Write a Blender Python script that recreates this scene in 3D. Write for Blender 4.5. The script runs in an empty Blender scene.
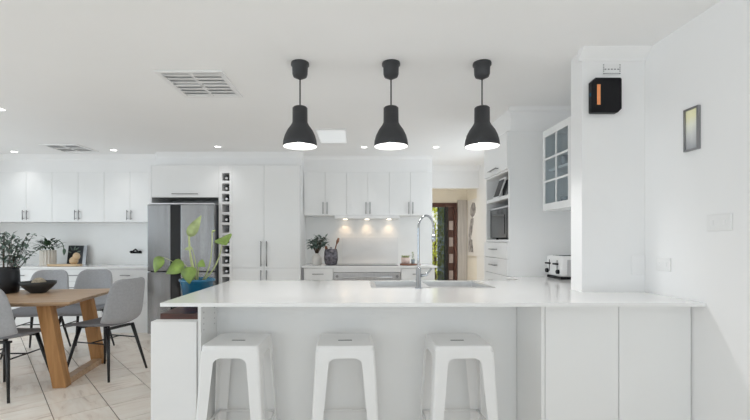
import bpy, math, random
from mathutils import Vector, Matrix
random.seed(7)
sc = bpy.context.scene
COL = sc.collection
PI = math.pi

# ------------------------------------------------------------------ camera, world, exposure
EYE = 1.234
cam_d = bpy.data.cameras.new('camera'); cam = bpy.data.objects.new('camera', cam_d); COL.objects.link(cam)
cam.location = (0, 0, EYE); cam.rotation_euler = (PI/2, 0, 0)
cam_d.sensor_width = 36; cam_d.lens = 417/750*36
cam_d.shift_x = 18/750; cam_d.shift_y = 30/750
cam_d.clip_start = 0.02
sc.camera = cam
vs = sc.view_settings
vs.view_transform = 'Standard'; vs.look = 'None'; vs.gamma = 1.0; vs.use_curve_mapping = False
vs.exposure = -1.44
sc.cycles.max_bounces = 16; sc.cycles.diffuse_bounces = 12; sc.cycles.glossy_bounces = 6; sc.cycles.transparent_max_bounces = 12
sc.cycles.sample_clamp_indirect = 8
world = bpy.data.worlds.new('world'); sc.world = world; world.use_nodes = True
wn = world.node_tree.nodes; wl = world.node_tree.links
bgn = wn['Background']; bgn.inputs[0].default_value = (0.93, 0.97, 1.0, 1); bgn.inputs[1].default_value = 3.4

H = 2.40            # ceiling height
def area_light(name, loc, rot, sx, sy, power, col=(1, 1, 1)):
    l = bpy.data.lights.new(name, 'AREA'); l.shape = 'RECTANGLE'; l.size = sx; l.size_y = sy; l.energy = power; l.color = col
    o = bpy.data.objects.new(name, l); COL.objects.link(o); o.location = loc; o.rotation_euler = rot
    return o
# added area lights standing in for daylight from unseen doors and an added window
area_light('added_daylight_rear', (-1.4, -2.52, 1.12), (PI/2, 0, 0), 6.0, 2.1, 58, (0.84, 0.93, 1.0))
area_light('added_daylight_right', (1.90, 5.2, 1.55), (PI/2, 0, PI/2), 1.3, 1.0, 22, (0.88, 0.95, 1.0))  # added fill for the dim kitchen, set at a made-up hidden window
area_light('added_daylight_left', (-5.40, 2.0, 1.12), (PI/2, 0, -PI/2), 4.8, 2.1, 105, (0.84, 0.93, 1.0))

# ------------------------------------------------------------------ materials
def new_mat(name):
    m = bpy.data.materials.new(name); m.use_nodes = True
    return m, m.node_tree.nodes, m.node_tree.links, m.node_tree.nodes['Principled BSDF']
def mat(name, col, rough=0.5, metal=0.0, noise=0.03, scale=8.0, coat=0.0, bump=0.0, spec=None, emit=None, estr=0.0, aniso=None):
    m, n, l, p = new_mat(name)
    p.inputs['Roughness'].default_value = rough; p.inputs['Metallic'].default_value = metal
    if coat: p.inputs['Coat Weight'].default_value = coat; p.inputs['Coat Roughness'].default_value = 0.06
    if spec is not None: p.inputs['Specular IOR Level'].default_value = spec
    tc = n.new('ShaderNodeTexCoord'); nz = n.new('ShaderNodeTexNoise'); nz.inputs['Scale'].default_value = scale; nz.inputs['Detail'].default_value = 3
    if aniso:
        mp = n.new('ShaderNodeMapping'); mp.inputs['Scale'].default_value = aniso
        l.new(tc.outputs['Object'], mp.inputs[0]); l.new(mp.outputs[0], nz.inputs['Vector'])
    else:
        l.new(tc.outputs['Object'], nz.inputs['Vector'])
    r = n.new('ShaderNodeValToRGB'); r.color_ramp.elements[0].position = 0.3; r.color_ramp.elements[1].position = 0.7
    a = [max(0, c*(1-noise)) for c in col]; b = [min(1, c*(1+noise)) for c in col]
    r.color_ramp.elements[0].color = (*a, 1); r.color_ramp.elements[1].color = (*b, 1)
    l.new(nz.outputs['Fac'], r.inputs[0]); l.new(r.outputs[0], p.inputs['Base Color'])
    if bump:
        bn = n.new('ShaderNodeBump'); bn.inputs['Strength'].default_value = bump; bn.inputs['Distance'].default_value = 0.004
        l.new(nz.outputs['Fac'], bn.inputs['Height']); l.new(bn.outputs[0], p.inputs['Normal'])
    if emit:
        p.inputs['Emission Color'].default_value = (*emit, 1); p.inputs['Emission Strength'].default_value = estr
    return m
def wood(name, c0, c1, rough=0.4, sc_=(1, 14, 14), scale=3.0):
    m, n, l, p = new_mat(name)
    tc = n.new('ShaderNodeTexCoord'); mp = n.new('ShaderNodeMapping'); mp.inputs['Scale'].default_value = sc_
    nz = n.new('ShaderNodeTexNoise'); nz.inputs['Scale'].default_value = scale; nz.inputs['Detail'].default_value = 6; nz.inputs['Distortion'].default_value = 0.6
    r = n.new('ShaderNodeValToRGB'); r.color_ramp.elements[0].position = 0.32; r.color_ramp.elements[1].position = 0.68
    r.color_ramp.elements[0].color = (*c0, 1); r.color_ramp.elements[1].color = (*c1, 1)
    l.new(tc.outputs['Object'], mp.inputs[0]); l.new(mp.outputs[0], nz.inputs['Vector']); l.new(nz.outputs['Fac'], r.inputs[0]); l.new(r.outputs[0], p.inputs['Base Color'])
    p.inputs['Roughness'].default_value = rough
    return m
M = {}
M['ceil'] = mat('ceiling_paint', (0.91, 0.91, 0.91), 0.85, noise=0.008, scale=2)
M['wall'] = mat('wall_paint', (0.89, 0.89, 0.892), 0.75, noise=0.008, scale=2)
M['cream'] = mat('cream_wall_paint', (0.89, 0.865, 0.80), 0.8, noise=0.01)
M['gloss'] = mat('white_gloss_laminate', (0.88, 0.885, 0.885), 0.16, noise=0.006, scale=1.5)
M['matte'] = mat('white_satin_board', (0.87, 0.87, 0.872), 0.4, noise=0.01)
M['stone'] = mat('white_engineered_stone', (0.90, 0.90, 0.90), 0.12, noise=0.012, scale=160)
M['splash'] = mat('splashback_white', (0.86, 0.865, 0.86), 0.25, noise=0.01)
M['glassback'] = mat('splashback_glass', (0.79, 0.795, 0.80), 0.08, noise=0.005)
M['fridge'] = mat('fridge_stainless', (0.34, 0.34, 0.345), 0.27, 0.92, noise=0.22, scale=1.6, aniso=(5, 5, 0.25))
M['steel'] = mat('brushed_stainless', (0.62, 0.62, 0.63), 0.28, 1.0, noise=0.10, scale=6, aniso=(30, 30, 0.6))
M['handle'] = mat('satin_handle_metal', (0.34, 0.34, 0.35), 0.35, 1.0, noise=0.04)
M['sink'] = mat('sink_stainless', (0.74, 0.74, 0.74), 0.36, 1.0, noise=0.05, scale=10)
M['chrome'] = mat('chrome', (0.50, 0.52, 0.55), 0.12, 1.0, noise=0.01)
M['black'] = mat('black_plastic', (0.008, 0.008, 0.010), 0.4, noise=0.1, spec=0.2)
M['blackmetal'] = mat('black_powdercoat', (0.014, 0.014, 0.016), 0.45, noise=0.1)
M['charcoal'] = mat('charcoal_shade', (0.035, 0.036, 0.040), 0.5, noise=0.06)
M['liner'] = mat('white_enamel_liner', (0.90, 0.90, 0.90), 0.4, noise=0.01)
M['stool'] = mat('white_painted_steel', (0.88, 0.88, 0.88), 0.3, noise=0.01)
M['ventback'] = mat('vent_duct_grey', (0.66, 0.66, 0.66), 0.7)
M['white'] = mat('white_plastic', (0.85, 0.85, 0.85), 0.35, noise=0.01)
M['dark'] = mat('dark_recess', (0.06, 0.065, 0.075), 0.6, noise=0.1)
M['glassdark'] = mat('black_glass', (0.02, 0.021, 0.024), 0.06, noise=0.05)
M['oak'] = wood('oak_table', (0.40, 0.25, 0.145), (0.58, 0.41, 0.27), 0.4)
M['oakleg'] = wood('oak_leg', (0.36, 0.17, 0.055), (0.50, 0.26, 0.095), 0.45, (10, 10, 1))
M['mahog'] = wood('mahogany', (0.035, 0.012, 0.009), (0.11, 0.036, 0.024), 0.3)
M['beech'] = wood('pale_wood', (0.62, 0.44, 0.26), (0.74, 0.56, 0.36), 0.45)
M['walnut'] = wood('brown_wood', (0.16, 0.07, 0.04), (0.30, 0.14, 0.08), 0.45)
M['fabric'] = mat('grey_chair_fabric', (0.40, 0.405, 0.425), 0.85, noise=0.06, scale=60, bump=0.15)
M['fabric_shaded'] = mat('shaded_seat_fabric', (0.24, 0.245, 0.265), 0.9, noise=0.08, scale=60, bump=0.15)  # darker copy of the chair fabric, seat shade put into its colour
M['blue'] = mat('blue_glazed_pot', (0.015, 0.13, 0.24), 0.25, noise=0.15, scale=10)
M['soil'] = mat('potting_soil', (0.05, 0.035, 0.025), 0.9, noise=0.4, scale=60)
M['leaf'] = mat('lime_leaf', (0.22, 0.33, 0.07), 0.4, noise=0.35, scale=14)
M['leaf2'] = mat('pale_leaf', (0.40, 0.48, 0.22), 0.4, noise=0.35, scale=14)
M['stem'] = mat('pale_stem', (0.45, 0.50, 0.24), 0.5, noise=0.2)
M['euc'] = mat('eucalyptus_leaf', (0.17, 0.235, 0.20), 0.55, noise=0.5, scale=20)
M['darkleaf'] = mat('dark_green_leaf', (0.035, 0.075, 0.035), 0.4, noise=0.5, scale=20)
M['twig'] = mat('brown_twig', (0.09, 0.06, 0.04), 0.7, noise=0.3)
M['ceramic'] = mat('white_ceramic', (0.80, 0.78, 0.75), 0.3, noise=0.02)
M['ribbed'] = mat('ribbed_stoneware', (0.70, 0.66, 0.60), 0.5, noise=0.06)
M['vase'] = mat('black_matt_vase', (0.012, 0.014, 0.018), 0.4, noise=0.2)
M['bowl'] = mat('charcoal_bowl', (0.030, 0.032, 0.034), 0.55, noise=0.2)
M['orb'] = mat('woven_orb', (0.42, 0.36, 0.27), 0.8, noise=0.3, scale=50, bump=0.4)
M['pink'] = mat('blush_ceramic', (0.78, 0.62, 0.57), 0.4, noise=0.03)
M['mesh'] = mat('grey_utensil_crock', (0.13, 0.12, 0.14), 0.4, 0.3, noise=0.8, scale=30)
M['door_brown'] = mat('brown_entry_door', (0.085, 0.035, 0.028), 0.35, noise=0.2)
M['lite'] = mat('frosted_door_lite', (0.42, 0.36, 0.35), 0.2, noise=0.1)
M['figure'] = mat('grey_ink_figure', (0.34, 0.33, 0.34), 0.6, noise=0.7, scale=9)
M['door_black'] = mat('black_door_stile', (0.010, 0.010, 0.012), 0.35, noise=0.1)
M['greydoor'] = mat('grey_sheer_panel', (0.52, 0.51, 0.51), 0.35, noise=0.14, scale=3, aniso=(9, 9, 0.5))
M['lens'] = mat('downlight_lens', (1, 1, 1), 0.4, emit=(1.0, 0.98, 0.95), estr=14)
M['bulb'] = mat('pendant_bulb', (1, 1, 1), 0.4, emit=(1.0, 0.97, 0.93), estr=30)
M['warmlens'] = mat('rangehood_lens', (1, 1, 1), 0.4, emit=(1.0, 0.82, 0.6), estr=12)
M['skylight'] = mat('skylight_diffuser', (0.9, 0.93, 0.95), 0.4, emit=(0.94, 0.98, 1.0), estr=0.72)
M['orange'] = mat('amber_display', (0.75, 0.28, 0.10), 0.4, emit=(1.0, 0.42, 0.16), estr=0.35, noise=0.15, scale=60)
M['print_dark'] = mat('label_ink', (0.08, 0.08, 0.09), 0.6)
M['grout'] = mat('floor_grout', (0.24, 0.20, 0.165), 0.85, noise=0.15)
M['paving'] = mat('garden_paving', (0.42, 0.40, 0.36), 0.9, noise=0.15)
M['lime'] = mat('sunlit_shrub_leaf', (0.66, 0.70, 0.10), 0.5, noise=0.4, scale=6)
M['curtain_white'] = mat('white_frame_paint', (0.8, 0.8, 0.8), 0.4)
M['foil'] = mat('bottle_foil', (0.75, 0.75, 0.74), 0.3, 0.6, noise=0.05)
M['bottle'] = mat('dark_bottle_glass', (0.03, 0.04, 0.035), 0.1, noise=0.1)
M['glassware'] = mat('smoky_glassware', (0.28, 0.33, 0.37), 0.12, noise=0.2)
M['cabinside'] = mat('cabinet_interior_grey', (0.72, 0.75, 0.77), 0.5, noise=0.05)
def tile_mat():
    m, n, l, p = new_mat('beige_stone_tile')
    tc = n.new('ShaderNodeTexCoord'); oi = n.new('ShaderNodeObjectInfo')
    ad = n.new('ShaderNodeVectorMath'); ad.operation = 'ADD'
    ml = n.new('ShaderNodeMath'); ml.operation = 'MULTIPLY'; ml.inputs[1].default_value = 40
    l.new(oi.outputs['Random'], ml.inputs[0]); l.new(tc.outputs['Object'], ad.inputs[0]); l.new(ml.outputs[0], ad.inputs[1])
    mp = n.new('ShaderNodeMapping'); mp.inputs['Scale'].default_value = (2.0, 9.0, 1.0); mp.inputs['Rotation'].default_value = (0, 0, 0.5)
    l.new(ad.outputs[0], mp.inputs[0])
    nz = n.new('ShaderNodeTexNoise'); nz.inputs['Scale'].default_value = 1.4; nz.inputs['Detail'].default_value = 6; nz.inputs['Roughness'].default_value = 0.62; nz.inputs['Distortion'].default_value = 0.5
    l.new(mp.outputs[0], nz.inputs['Vector'])
    r = n.new('ShaderNodeValToRGB'); e = r.color_ramp.elements
    e[0].position = 0.28; e[0].color = (0.56, 0.46, 0.39, 1); e[1].position = 0.62; e[1].color = (0.93, 0.87, 0.79, 1)
    e2 = e.new(0.43); e2.color = (0.86, 0.775, 0.69, 1)
    l.new(nz.outputs['Fac'], r.inputs[0])
    hs = n.new('ShaderNodeHueSaturation'); mr = n.new('ShaderNodeMapRange'); mr.inputs[3].default_value = 0.93; mr.inputs[4].default_value = 1.06
    l.new(oi.outputs['Random'], mr.inputs[0]); l.new(mr.outputs[0], hs.inputs['Value']); l.new(r.outputs[0], hs.inputs['Color']); l.new(hs.outputs[0], p.inputs['Base Color'])
    p.inputs['Roughness'].default_value = 0.28
    return m
M['tile'] = tile_mat()
def thin_glass(name, tint, refl):
    m, n, l, p = new_mat(name)
    out = n['Material Output']; tr = n.new('ShaderNodeBsdfTransparent'); gl = n.new('ShaderNodeBsdfGlossy'); mx = n.new('ShaderNodeMixShader')
    lw = n.new('ShaderNodeLayerWeight'); pw = n.new('ShaderNodeMath'); pw.operation = 'POWER'; pw.inputs[1].default_value = 4
    fr = n.new('ShaderNodeMath'); fr.operation = 'MULTIPLY_ADD'; fr.inputs[1].default_value = 0.5; fr.inputs[2].default_value = 0.04
    l.new(lw.outputs['Facing'], pw.inputs[0]); l.new(pw.outputs[0], fr.inputs[0])
    tr.inputs[0].default_value = (*tint, 1); gl.inputs['Roughness'].default_value = 0.03; gl.inputs[0].default_value = (refl, refl, refl, 1)
    l.new(fr.outputs[0], mx.inputs[0]); l.new(tr.outputs[0], mx.inputs[1]); l.new(gl.outputs[0], mx.inputs[2]); l.new(mx.outputs[0], out.inputs[0])
    return m
M['glass'] = thin_glass('clear_glass', (0.9, 0.93, 0.94), 0.9)
M['smoke'] = thin_glass('smoky_cabinet_glass', (0.84, 0.88, 0.90), 1.0)
M['tinted'] = thin_glass('dark_tinted_glass', (0.30, 0.34, 0.37), 0.9)
def art_small():
    m, n, l, p = new_mat('abstract_print_yellow_grey')
    tc = n.new('ShaderNodeTexCoord'); sp = n.new('ShaderNodeSeparateXYZ'); l.new(tc.outputs['Generated'], sp.inputs[0])
    nz = n.new('ShaderNodeTexNoise'); nz.inputs['Scale'].default_value = 3; l.new(tc.outputs['Generated'], nz.inputs['Vector'])
    ad = n.new('ShaderNodeMath'); ad.operation = 'MULTIPLY_ADD'; ad.inputs[1].default_value = 0.25; l.new(nz.outputs['Fac'], ad.inputs[0]); l.new(sp.outputs['Z'], ad.inputs[2])
    r = n.new('ShaderNodeValToRGB'); e = r.color_ramp.elements
    e[0].position = 0.12; e[0].color = (0.42, 0.43, 0.46, 1); e[1].position = 0.95; e[1].color = (0.95, 0.92, 0.62, 1)
    x = e.new(0.5); x.color = (0.72, 0.73, 0.72, 1); x = e.new(0.75); x.color = (0.90, 0.90, 0.78, 1)
    l.new(ad.outputs[0], r.inputs[0]); l.new(r.outputs[0], p.inputs['Base Color']); p.inputs['Roughness'].default_value = 0.4
    return m
M['art_small'] = art_small()

# ------------------------------------------------------------------ mesh builder
class MB:
    def __init__(s): s.v = []; s.f = []; s.sm = []
    def add(s, vs, fs, smooth=False):
        k = len(s.v); s.v += [tuple(a) for a in vs]
        for f in fs: s.f.append([i+k for i in f]); s.sm.append(smooth)
        return s
    def box(s, x0, x1, y0, y1, z0, z1):
        if x0 > x1: x0, x1 = x1, x0
        if y0 > y1: y0, y1 = y1, y0
        if z0 > z1: z0, z1 = z1, z0
        v = [(x0, y0, z0), (x1, y0, z0), (x1, y1, z0), (x0, y1, z0), (x0, y0, z1), (x1, y0, z1), (x1, y1, z1), (x0, y1, z1)]
        return s.add(v, [(0, 3, 2, 1), (4, 5, 6, 7), (0, 1, 5, 4), (1, 2, 6, 5), (2, 3, 7, 6), (3, 0, 4, 7)])
    def hexa(s, bot, top):
        return s.add(list(bot)+list(top), [(0, 3, 2, 1), (4, 5, 6, 7), (0, 1, 5, 4), (1, 2, 6, 5), (2, 3, 7, 6), (3, 0, 4, 7)])
    def prism(s, poly, a, b, axis='z', smooth=False):
        n = len(poly)
        def P(p, t): return {'z': (p[0], p[1], t), 'y': (p[0], t, p[1]), 'x': (t, p[0], p[1])}[axis]
        v = [P(p, a) for p in poly] + [P(p, b) for p in poly]
        s.add(v, [tuple(range(n))[::-1], tuple(range(n, 2*n))])
        k = len(s.v)-2*n
        for i in range(n):
            j = (i+1) % n; s.f.append([k+i, k+j, k+n+j, k+n+i]); s.sm.append(smooth)
        return s
    def lathe(s, prof, c=(0, 0, 0), seg=24, axis='z', cap0=True, cap1=True, smooth=True):
        n = len(prof); v = []
        for (r, h) in prof:
            for i in range(seg):
                a = 2*PI*i/seg; x, y = r*math.cos(a), r*math.sin(a)
                v.append({'z': (c[0]+x, c[1]+y, c[2]+h), 'x': (c[0]+h, c[1]+x, c[2]+y), 'y': (c[0]+x, c[1]+h, c[2]+y)}[axis])
        f = []
        for k in range(n-1):
            for i in range(seg):
                j = (i+1) % seg; f.append((k*seg+i, k*seg+j, (k+1)*seg+j, (k+1)*seg+i))
        k0 = len(s.v); s.add(v, f, smooth)
        if cap0: s.f.append([k0+i for i in range(seg)][::-1]); s.sm.append(False)
        if cap1: s.f.append([k0+(n-1)*seg+i for i in range(seg)]); s.sm.append(False)
        return s
    def tube(s, pts, r, seg=8, caps=True):
        pts = [Vector(p) for p in pts]; n = len(pts); rs = r if isinstance(r, (list, tuple)) else [r]*n
        v = []; up = None
        for i, p in enumerate(pts):
            t = (pts[min(i+1, n-1)]-pts[max(i-1, 0)]).normalized()
            if up is None: up = Vector((0, 0, 1)) if abs(t.z) < 0.9 else Vector((1, 0, 0))
            a = t.cross(up).normalized(); b = a.cross(t).normalized(); up = b
            for k in range(seg):
                an = 2*PI*k/seg; v.append(p + a*(rs[i]*math.cos(an)) + b*(rs[i]*math.sin(an)))
        f = [(i*seg+k, i*seg+(k+1) % seg, (i+1)*seg+(k+1) % seg, (i+1)*seg+k) for i in range(n-1) for k in range(seg)]
        k0 = len(s.v); s.add(v, f, True)
        if caps:
            s.f.append([k0+k for k in range(seg)][::-1]); s.sm.append(False)
            s.f.append([k0+(n-1)*seg+k for k in range(seg)]); s.sm.append(False)
        return s
    def ball(s, c, r, seg=14, rings=8, sz=1.0):
        prof = [(max(1e-4, r*math.sin(PI*i/rings)), -r*sz*math.cos(PI*i/rings)) for i in range(rings+1)]
        return s.lathe(prof, c, seg, cap0=False, cap1=False)
    def grid(s, rows, smooth=True):
        n = len(rows[0]); v = [p for r in rows for p in r]
        f = [(i*n+j, i*n+j+1, (i+1)*n+j+1, (i+1)*n+j) for i in range(len(rows)-1) for j in range(n-1)]
        return s.add(v, f, smooth)
    def leaf(s, base, d, length, width, up=(0, 0, 1), droop=0.25, nl=4, fold=0.2, tip=1.0):
        d = Vector(d).normalized(); base = Vector(base); sd = d.cross(Vector(up))
        if sd.length < 1e-3: sd = Vector((1, 0, 0))
        sd.normalize(); nrm = sd.cross(d).normalized(); rows = []
        for i in range(nl+1):
            t = i/nl; w = width*0.5*max(0.03, math.sin(PI*min(1, (t*0.94+0.03)**(0.75*tip))))
            c = base + d*(length*t) - nrm*(droop*length*t*t)
            rows.append([c - sd*w + nrm*(w*fold), c, c + sd*w + nrm*(w*fold)])
        return s.grid(rows)
    def shift(s, d):
        s.v = [(a[0]-d[0], a[1]-d[1], a[2]-d[2]) for a in s.v]; return s
    def mesh(s, name, m):
        me = bpy.data.meshes.new(name); me.from_pydata(s.v, [], s.f); me.polygons.foreach_set('use_smooth', s.sm)
        if m: me.materials.append(M[m] if isinstance(m, str) else m)
        me.update(); return me
def mods(o, bev=0, solid=0, sub=0, seg=2):
    if solid:
        q = o.modifiers.new('thickness', 'SOLIDIFY'); q.thickness = solid; q.offset = 0
    if sub:
        q = o.modifiers.new('smooth', 'SUBSURF'); q.levels = sub; q.render_levels = sub
    if bev:
        q = o.modifiers.new('bevel', 'BEVEL'); q.width = bev; q.segments = seg; q.limit_method = 'ANGLE'; q.angle_limit = 0.6
def link(o): COL.objects.link(o); return o
def tag(o, label=None, cat=None, group=None, kind=None):
    if label: o['label'] = label
    if cat: o['category'] = cat
    if group: o['group'] = group
    if kind: o['kind'] = kind
    return o
class Thing:
    """An Empty at a thing's base; parts are given in world coordinates (world=True) or in its own."""
    def __init__(s, name, label, cat, loc=(0, 0, 0), rz=0, group=None, world=False):
        s.o = link(bpy.data.objects.new(name, None)); s.o.empty_display_size = 0.05
        s.loc = loc; s.world = world; s.o.location = loc; s.o.rotation_euler = (0, 0, rz)
        tag(s.o, label, cat, group)
    def part(s, name, mb, m, parent=None, label=None, kind=None, **k):
        if s.world: mb.shift(s.loc)
        o = link(bpy.data.objects.new(name, mb.mesh(name, m))); o.parent = parent or s.o
        mods(o, **k); tag(o, label, None, None, kind)
        return o
    def share(s, name, mesh, loc, parent=None, rot=(0, 0, 0), scale=(1, 1, 1)):
        o = link(bpy.data.objects.new(name, mesh)); o.parent = parent or s.o; o.location = loc; o.rotation_euler = rot; o.scale = scale
        return o
    def light(s, l, loc, rot=(0, 0, 0)):
        o = link(bpy.data.objects.new(l.name, l)); o.parent = s.o; o.location = loc; o.rotation_euler = rot
        return o
def copy_tree(o, parent=None):
    c = o.copy(); link(c); c.parent = parent
    for ch in list(o.children): copy_tree(ch, c)
    return c
def single(name, mb, m, label, cat, loc=(0, 0, 0), group=None, **k):
    mb.shift(loc); o = link(bpy.data.objects.new(name, mb.mesh(name, m))); o.location = loc; mods(o, **k)
    return tag(o, label, cat, group)
def struct(name, mb, m, bev=0, label=None):
    o = link(bpy.data.objects.new(name, mb.mesh(name, m))); mods(o, bev=bev); tag(o, label, None, None, 'structure'); return o
B = lambda *a: MB().box(*a)

# ------------------------------------------------------------------ the room
XW = 1.7726          # right wall in front of the pier
XR = 1.93            # right wall behind the pier
YB = 6.10            # kitchen back wall
YH = 6.60            # hall opening wall
YF = 9.30            # hall far wall
fl = MB().box(-5.7, 3.2, -2.8, 9.5, -0.15, -0.005)
floor = struct('floor', fl, 'grout', label='beige stone tiled floor laid diagonally')
# tiles of 335 mm laid on the diagonal: nearest in view as single objects, the rest joined
TS = 0.335; ang = math.radians(-48); ca, sa = math.cos(ang), math.sin(ang)
ox, oy = -1.625, 2.859
g = 0.0035
tile_me = MB().box(-TS/2+g, TS/2-g, -TS/2+g, TS/2-g, -0.02, 0.0).mesh('tile', 'tile')
rest = MB(); singles = []
for i in range(-40, 41):
    for j in range(-40, 41):
        u, v = (i+0.5)*TS, (j+0.5)*TS
        x, y = ox + u*ca - v*sa, oy + u*sa + v*ca
        if x < -5.45 or x > 2.35 or y < -2.45 or y > 9.1: continue
        if y > 5.9 and x < 1.0: continue
        vis = (-4.9 < x < -0.75 and 2.3 < y < 5.75 and x/y > -1.15) and not (x > -1.2 and y < 3.6)
        if vis: singles.append((x, y))
        else:
            c = [(x+a*ca-b*sa, y+a*sa+b*ca) for a, b in ((-TS/2+g, -TS/2+g), (TS/2-g, -TS/2+g), (TS/2-g, TS/2-g), (-TS/2+g, TS/2-g))]
            rest.hexa([(p[0], p[1], -0.02) for p in c], [(p[0], p[1], 0) for p in c])
for x, y in singles:
    o = link(bpy.data.objects.new('tile', tile_me)); o.parent = floor; o.location = (x, y, 0); o.rotation_euler = (0, 0, ang + random.choice((0, 1, 2, 3))*PI/2)
o = link(bpy.data.objects.new('tile_field', rest.mesh('tile_field', 'tile'))); o.parent = floor; o['kind'] = 'stuff'

struct('ceiling', MB().box(-5.7, 3.2, -2.8, 9.5, H, H+0.15), 'ceil')
struct('wall_right', MB().box(XW, XW+0.35, -2.8, 2.567, 0, H).box(XR, XR+0.2, 2.567, 4.5, 0, H).box(XR, XR+0.2, 5.9, YH, 0, H).box(XR, XR+0.2, 4.5, 5.9, 0, 1.0).box(XR, XR+0.2, 4.5, 5.9, 2.1, H), 'wall')
struct('wall_pier', MB().box(1.385, XR+0.05, 2.567, 2.699, 0.914, H), 'wall', label='white nib wall standing on the island worktop end')
struct('wall_back', MB().box(-5.7, 1.10, YB, YB+0.2, 0, H).box(1.0, 1.10, YB+0.2, YH, 0, H), 'wall')
struct('wall_hall_lintel', MB().box(1.0, 3.2, YH, YH+0.12, 2.057, H).box(1.93, 3.2, YH, YH+0.12, 0, 2.057), 'wall')
struct('wall_hall_right', MB().box(2.453, 2.6, YH+0.12, YF, 0, H), 'cream')
struct('wall_hall_left', MB().box(0.75, 0.9, YH, YF, 0, H), 'cream')
struct('wall_hall_far', MB().box(0.75, 1.45, YF, YF+0.15, 0, H).box(2.23, 2.6, YF, YF+0.15, 0, H).box(1.45, 2.23, YF, YF+0.15, 2.06, H), 'cream')
# left wall with added glazed doors, unseen wall behind the photographer with added sliding doors
struct('wall_left', MB().box(-5.7, -5.5, 5.2, YB+0.2, 0, H).box(-5.7, -5.5, -2.8, -0.6, 0, H).box(-5.7, -5.5, -0.6, 5.2, 2.2, H), 'wall')
struct('wall_front', MB().box(-5.7, -4.5, -2.8, -2.6, 0, H).box(1.7, 2.2, -2.8, -2.6, 0, H).box(-4.5, 1.7, -2.8, -2.6, 2.2, H), 'wall')
def sliding_door(name, axis, a0, a1, c, n, zb=0.0, zt=2.2):
    o = None; w = (a1-a0)/n
    fr = MB()
    for i in range(n+1):
        x = a0+i*w
        (fr.box(x-0.03, x+0.03, c-0.03, c+0.03, zb, zt) if axis == 'x' else fr.box(c-0.03, c+0.03, x-0.03, x+0.03, zb, zt))
    for z0, z1 in ((zb, zb+0.05), (zt-0.06, zt)):
        (fr.box(a0, a1, c-0.03, c+0.03, z0, z1) if axis == 'x' else fr.box(c-0.03, c+0.03, a0, a1, z0, z1))
    o = struct(name, fr, 'curtain_white')
    for i in range(n):
        p = MB(); x0, x1 = a0+i*w+0.03, a0+(i+1)*w-0.03
        (p.box(x0, x1, c-0.004, c+0.004, zb+0.05, zt-0.06) if axis == 'x' else p.box(c-0.004, c+0.004, x0, x1, zb+0.05, zt-0.06))
        q = link(bpy.data.objects.new('pane', p.mesh('pane', 'glass'))); q.parent = o
sliding_door('unseen_window_1', 'x', -4.5, 1.7, -2.70, 5)  # unseen glazing, added for daylight from behind the camera
sliding_door('added_window_3', 'y', 4.5, 5.9, 2.03, 2, 1.0, 2.1)  # made-up window hidden by the tall unit, added to brighten the kitchen
sliding_door('unseen_window_2', 'y', -0.6, 5.2, -5.60, 4)  # unseen glazing, added for daylight from the left
# bulkheads above the cabinets and cornices
struct('trim_1', MB().box(-5.5, -2.70, 5.74, YB, 2.167, H), 'wall')
struct('trim_2', MB().box(-2.70, -0.745, 5.58, YB, 2.214, H), 'wall')
struct('trim_3', MB().box(-0.745, 1.043, 5.82, YB, 2.18, H), 'wall')
struct('trim_4', MB().box(1.35, XR, 3.67, 4.309, 2.19, H), 'wall')
def cove(mb, x0, x1, y, sgn=-1, s=0.07):
    # quarter-hollow cornice along x, its back on the plane y, projecting towards sgn
    poly = [(0, 0), (s, 0), (s*0.93, -s*0.10), (s*0.55, -s*0.42), (s*0.2, -s*0.8), (0.01, -s), (0, -s)]
    return mb.prism([(y+sgn*p[0], H+p[1]) for p in poly], x0, x1, 'x')
struct('trim_5', cove(MB(), -5.5, -2.66, 5.74), 'ceil')
struct('trim_6', cove(MB(), -2.66, -0.72, 5.58), 'ceil')
struct('trim_7', cove(MB(), -0.745, 1.043, 5.82, s=0.05), 'ceil')
struct('trim_8', cove(MB(), 1.36, XW, 2.567, s=0.066), 'ceil')
struct('trim_9', cove(MB(), 1.10, XR, YH, s=0.07), 'ceil')
struct('trim_10', cove(MB(), 1.33, XR, 3.67, s=0.035), 'ceil')
struct('trim_11', MB().box(-5.5, -0.74, YB-0.012, YB, 0.88, 1.60).box(-0.74, 1.10, YB-0.012, YB, 0.89, 1.60), 'splash', label='white splashback lining between bench and wall cabinets')

# ------------------------------------------------------------------ hall beyond the opening
t = Thing('door_1', None, None, (1.84, YF, 0), world=True)
t.o['kind'] = 'structure'; t.o['label'] = 'dark brown entry door frame standing open at the end of the hall'
t.part('frame', MB().box(1.45, 1.51, YF-0.03, YF+0.15, 0, 2.06).box(2.17, 2.23, YF-0.03, YF+0.15, 0, 2.06).box(1.51, 2.17, YF-0.03, YF+0.15, 1.97, 2.06), 'door_brown')
t.part('stile', MB().box(1.965, 2.03, YF-0.02, YF+0.10, 0, 1.97), 'door_black')
t.part('door_panel', MB().box(2.03, 2.17, YF+0.03, YF+0.08, 0, 1.97), 'door_brown')
for z0 in (0.35, 0.72, 1.09, 1.46):
    t.part('lite', MB().box(2.06, 2.15, YF+0.022, YF+0.034, z0, z0+0.2), 'lite')
t.part('pane', MB().box(1.80, 1.965, YF+0.05, YF+0.056, 0.05, 1.97), 'tinted')
struct('trim_12', MB().box(2.24, 2.445, YF-0.05, YF-0.005, 0.02, 2.12), 'greydoor', label='grey streaky tall panel beside the entry door')
t = Thing('hall_artwork', 'tall white framed artwork with a dark figure on the hall wall', 'artwork', (2.445, 8.78, 0.93), world=True)
t.part('frame', MB().box(2.425, 2.453, 8.42, 9.14, 0.90, 2.09), 'white', bev=0.004)
fig = MB()
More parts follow.
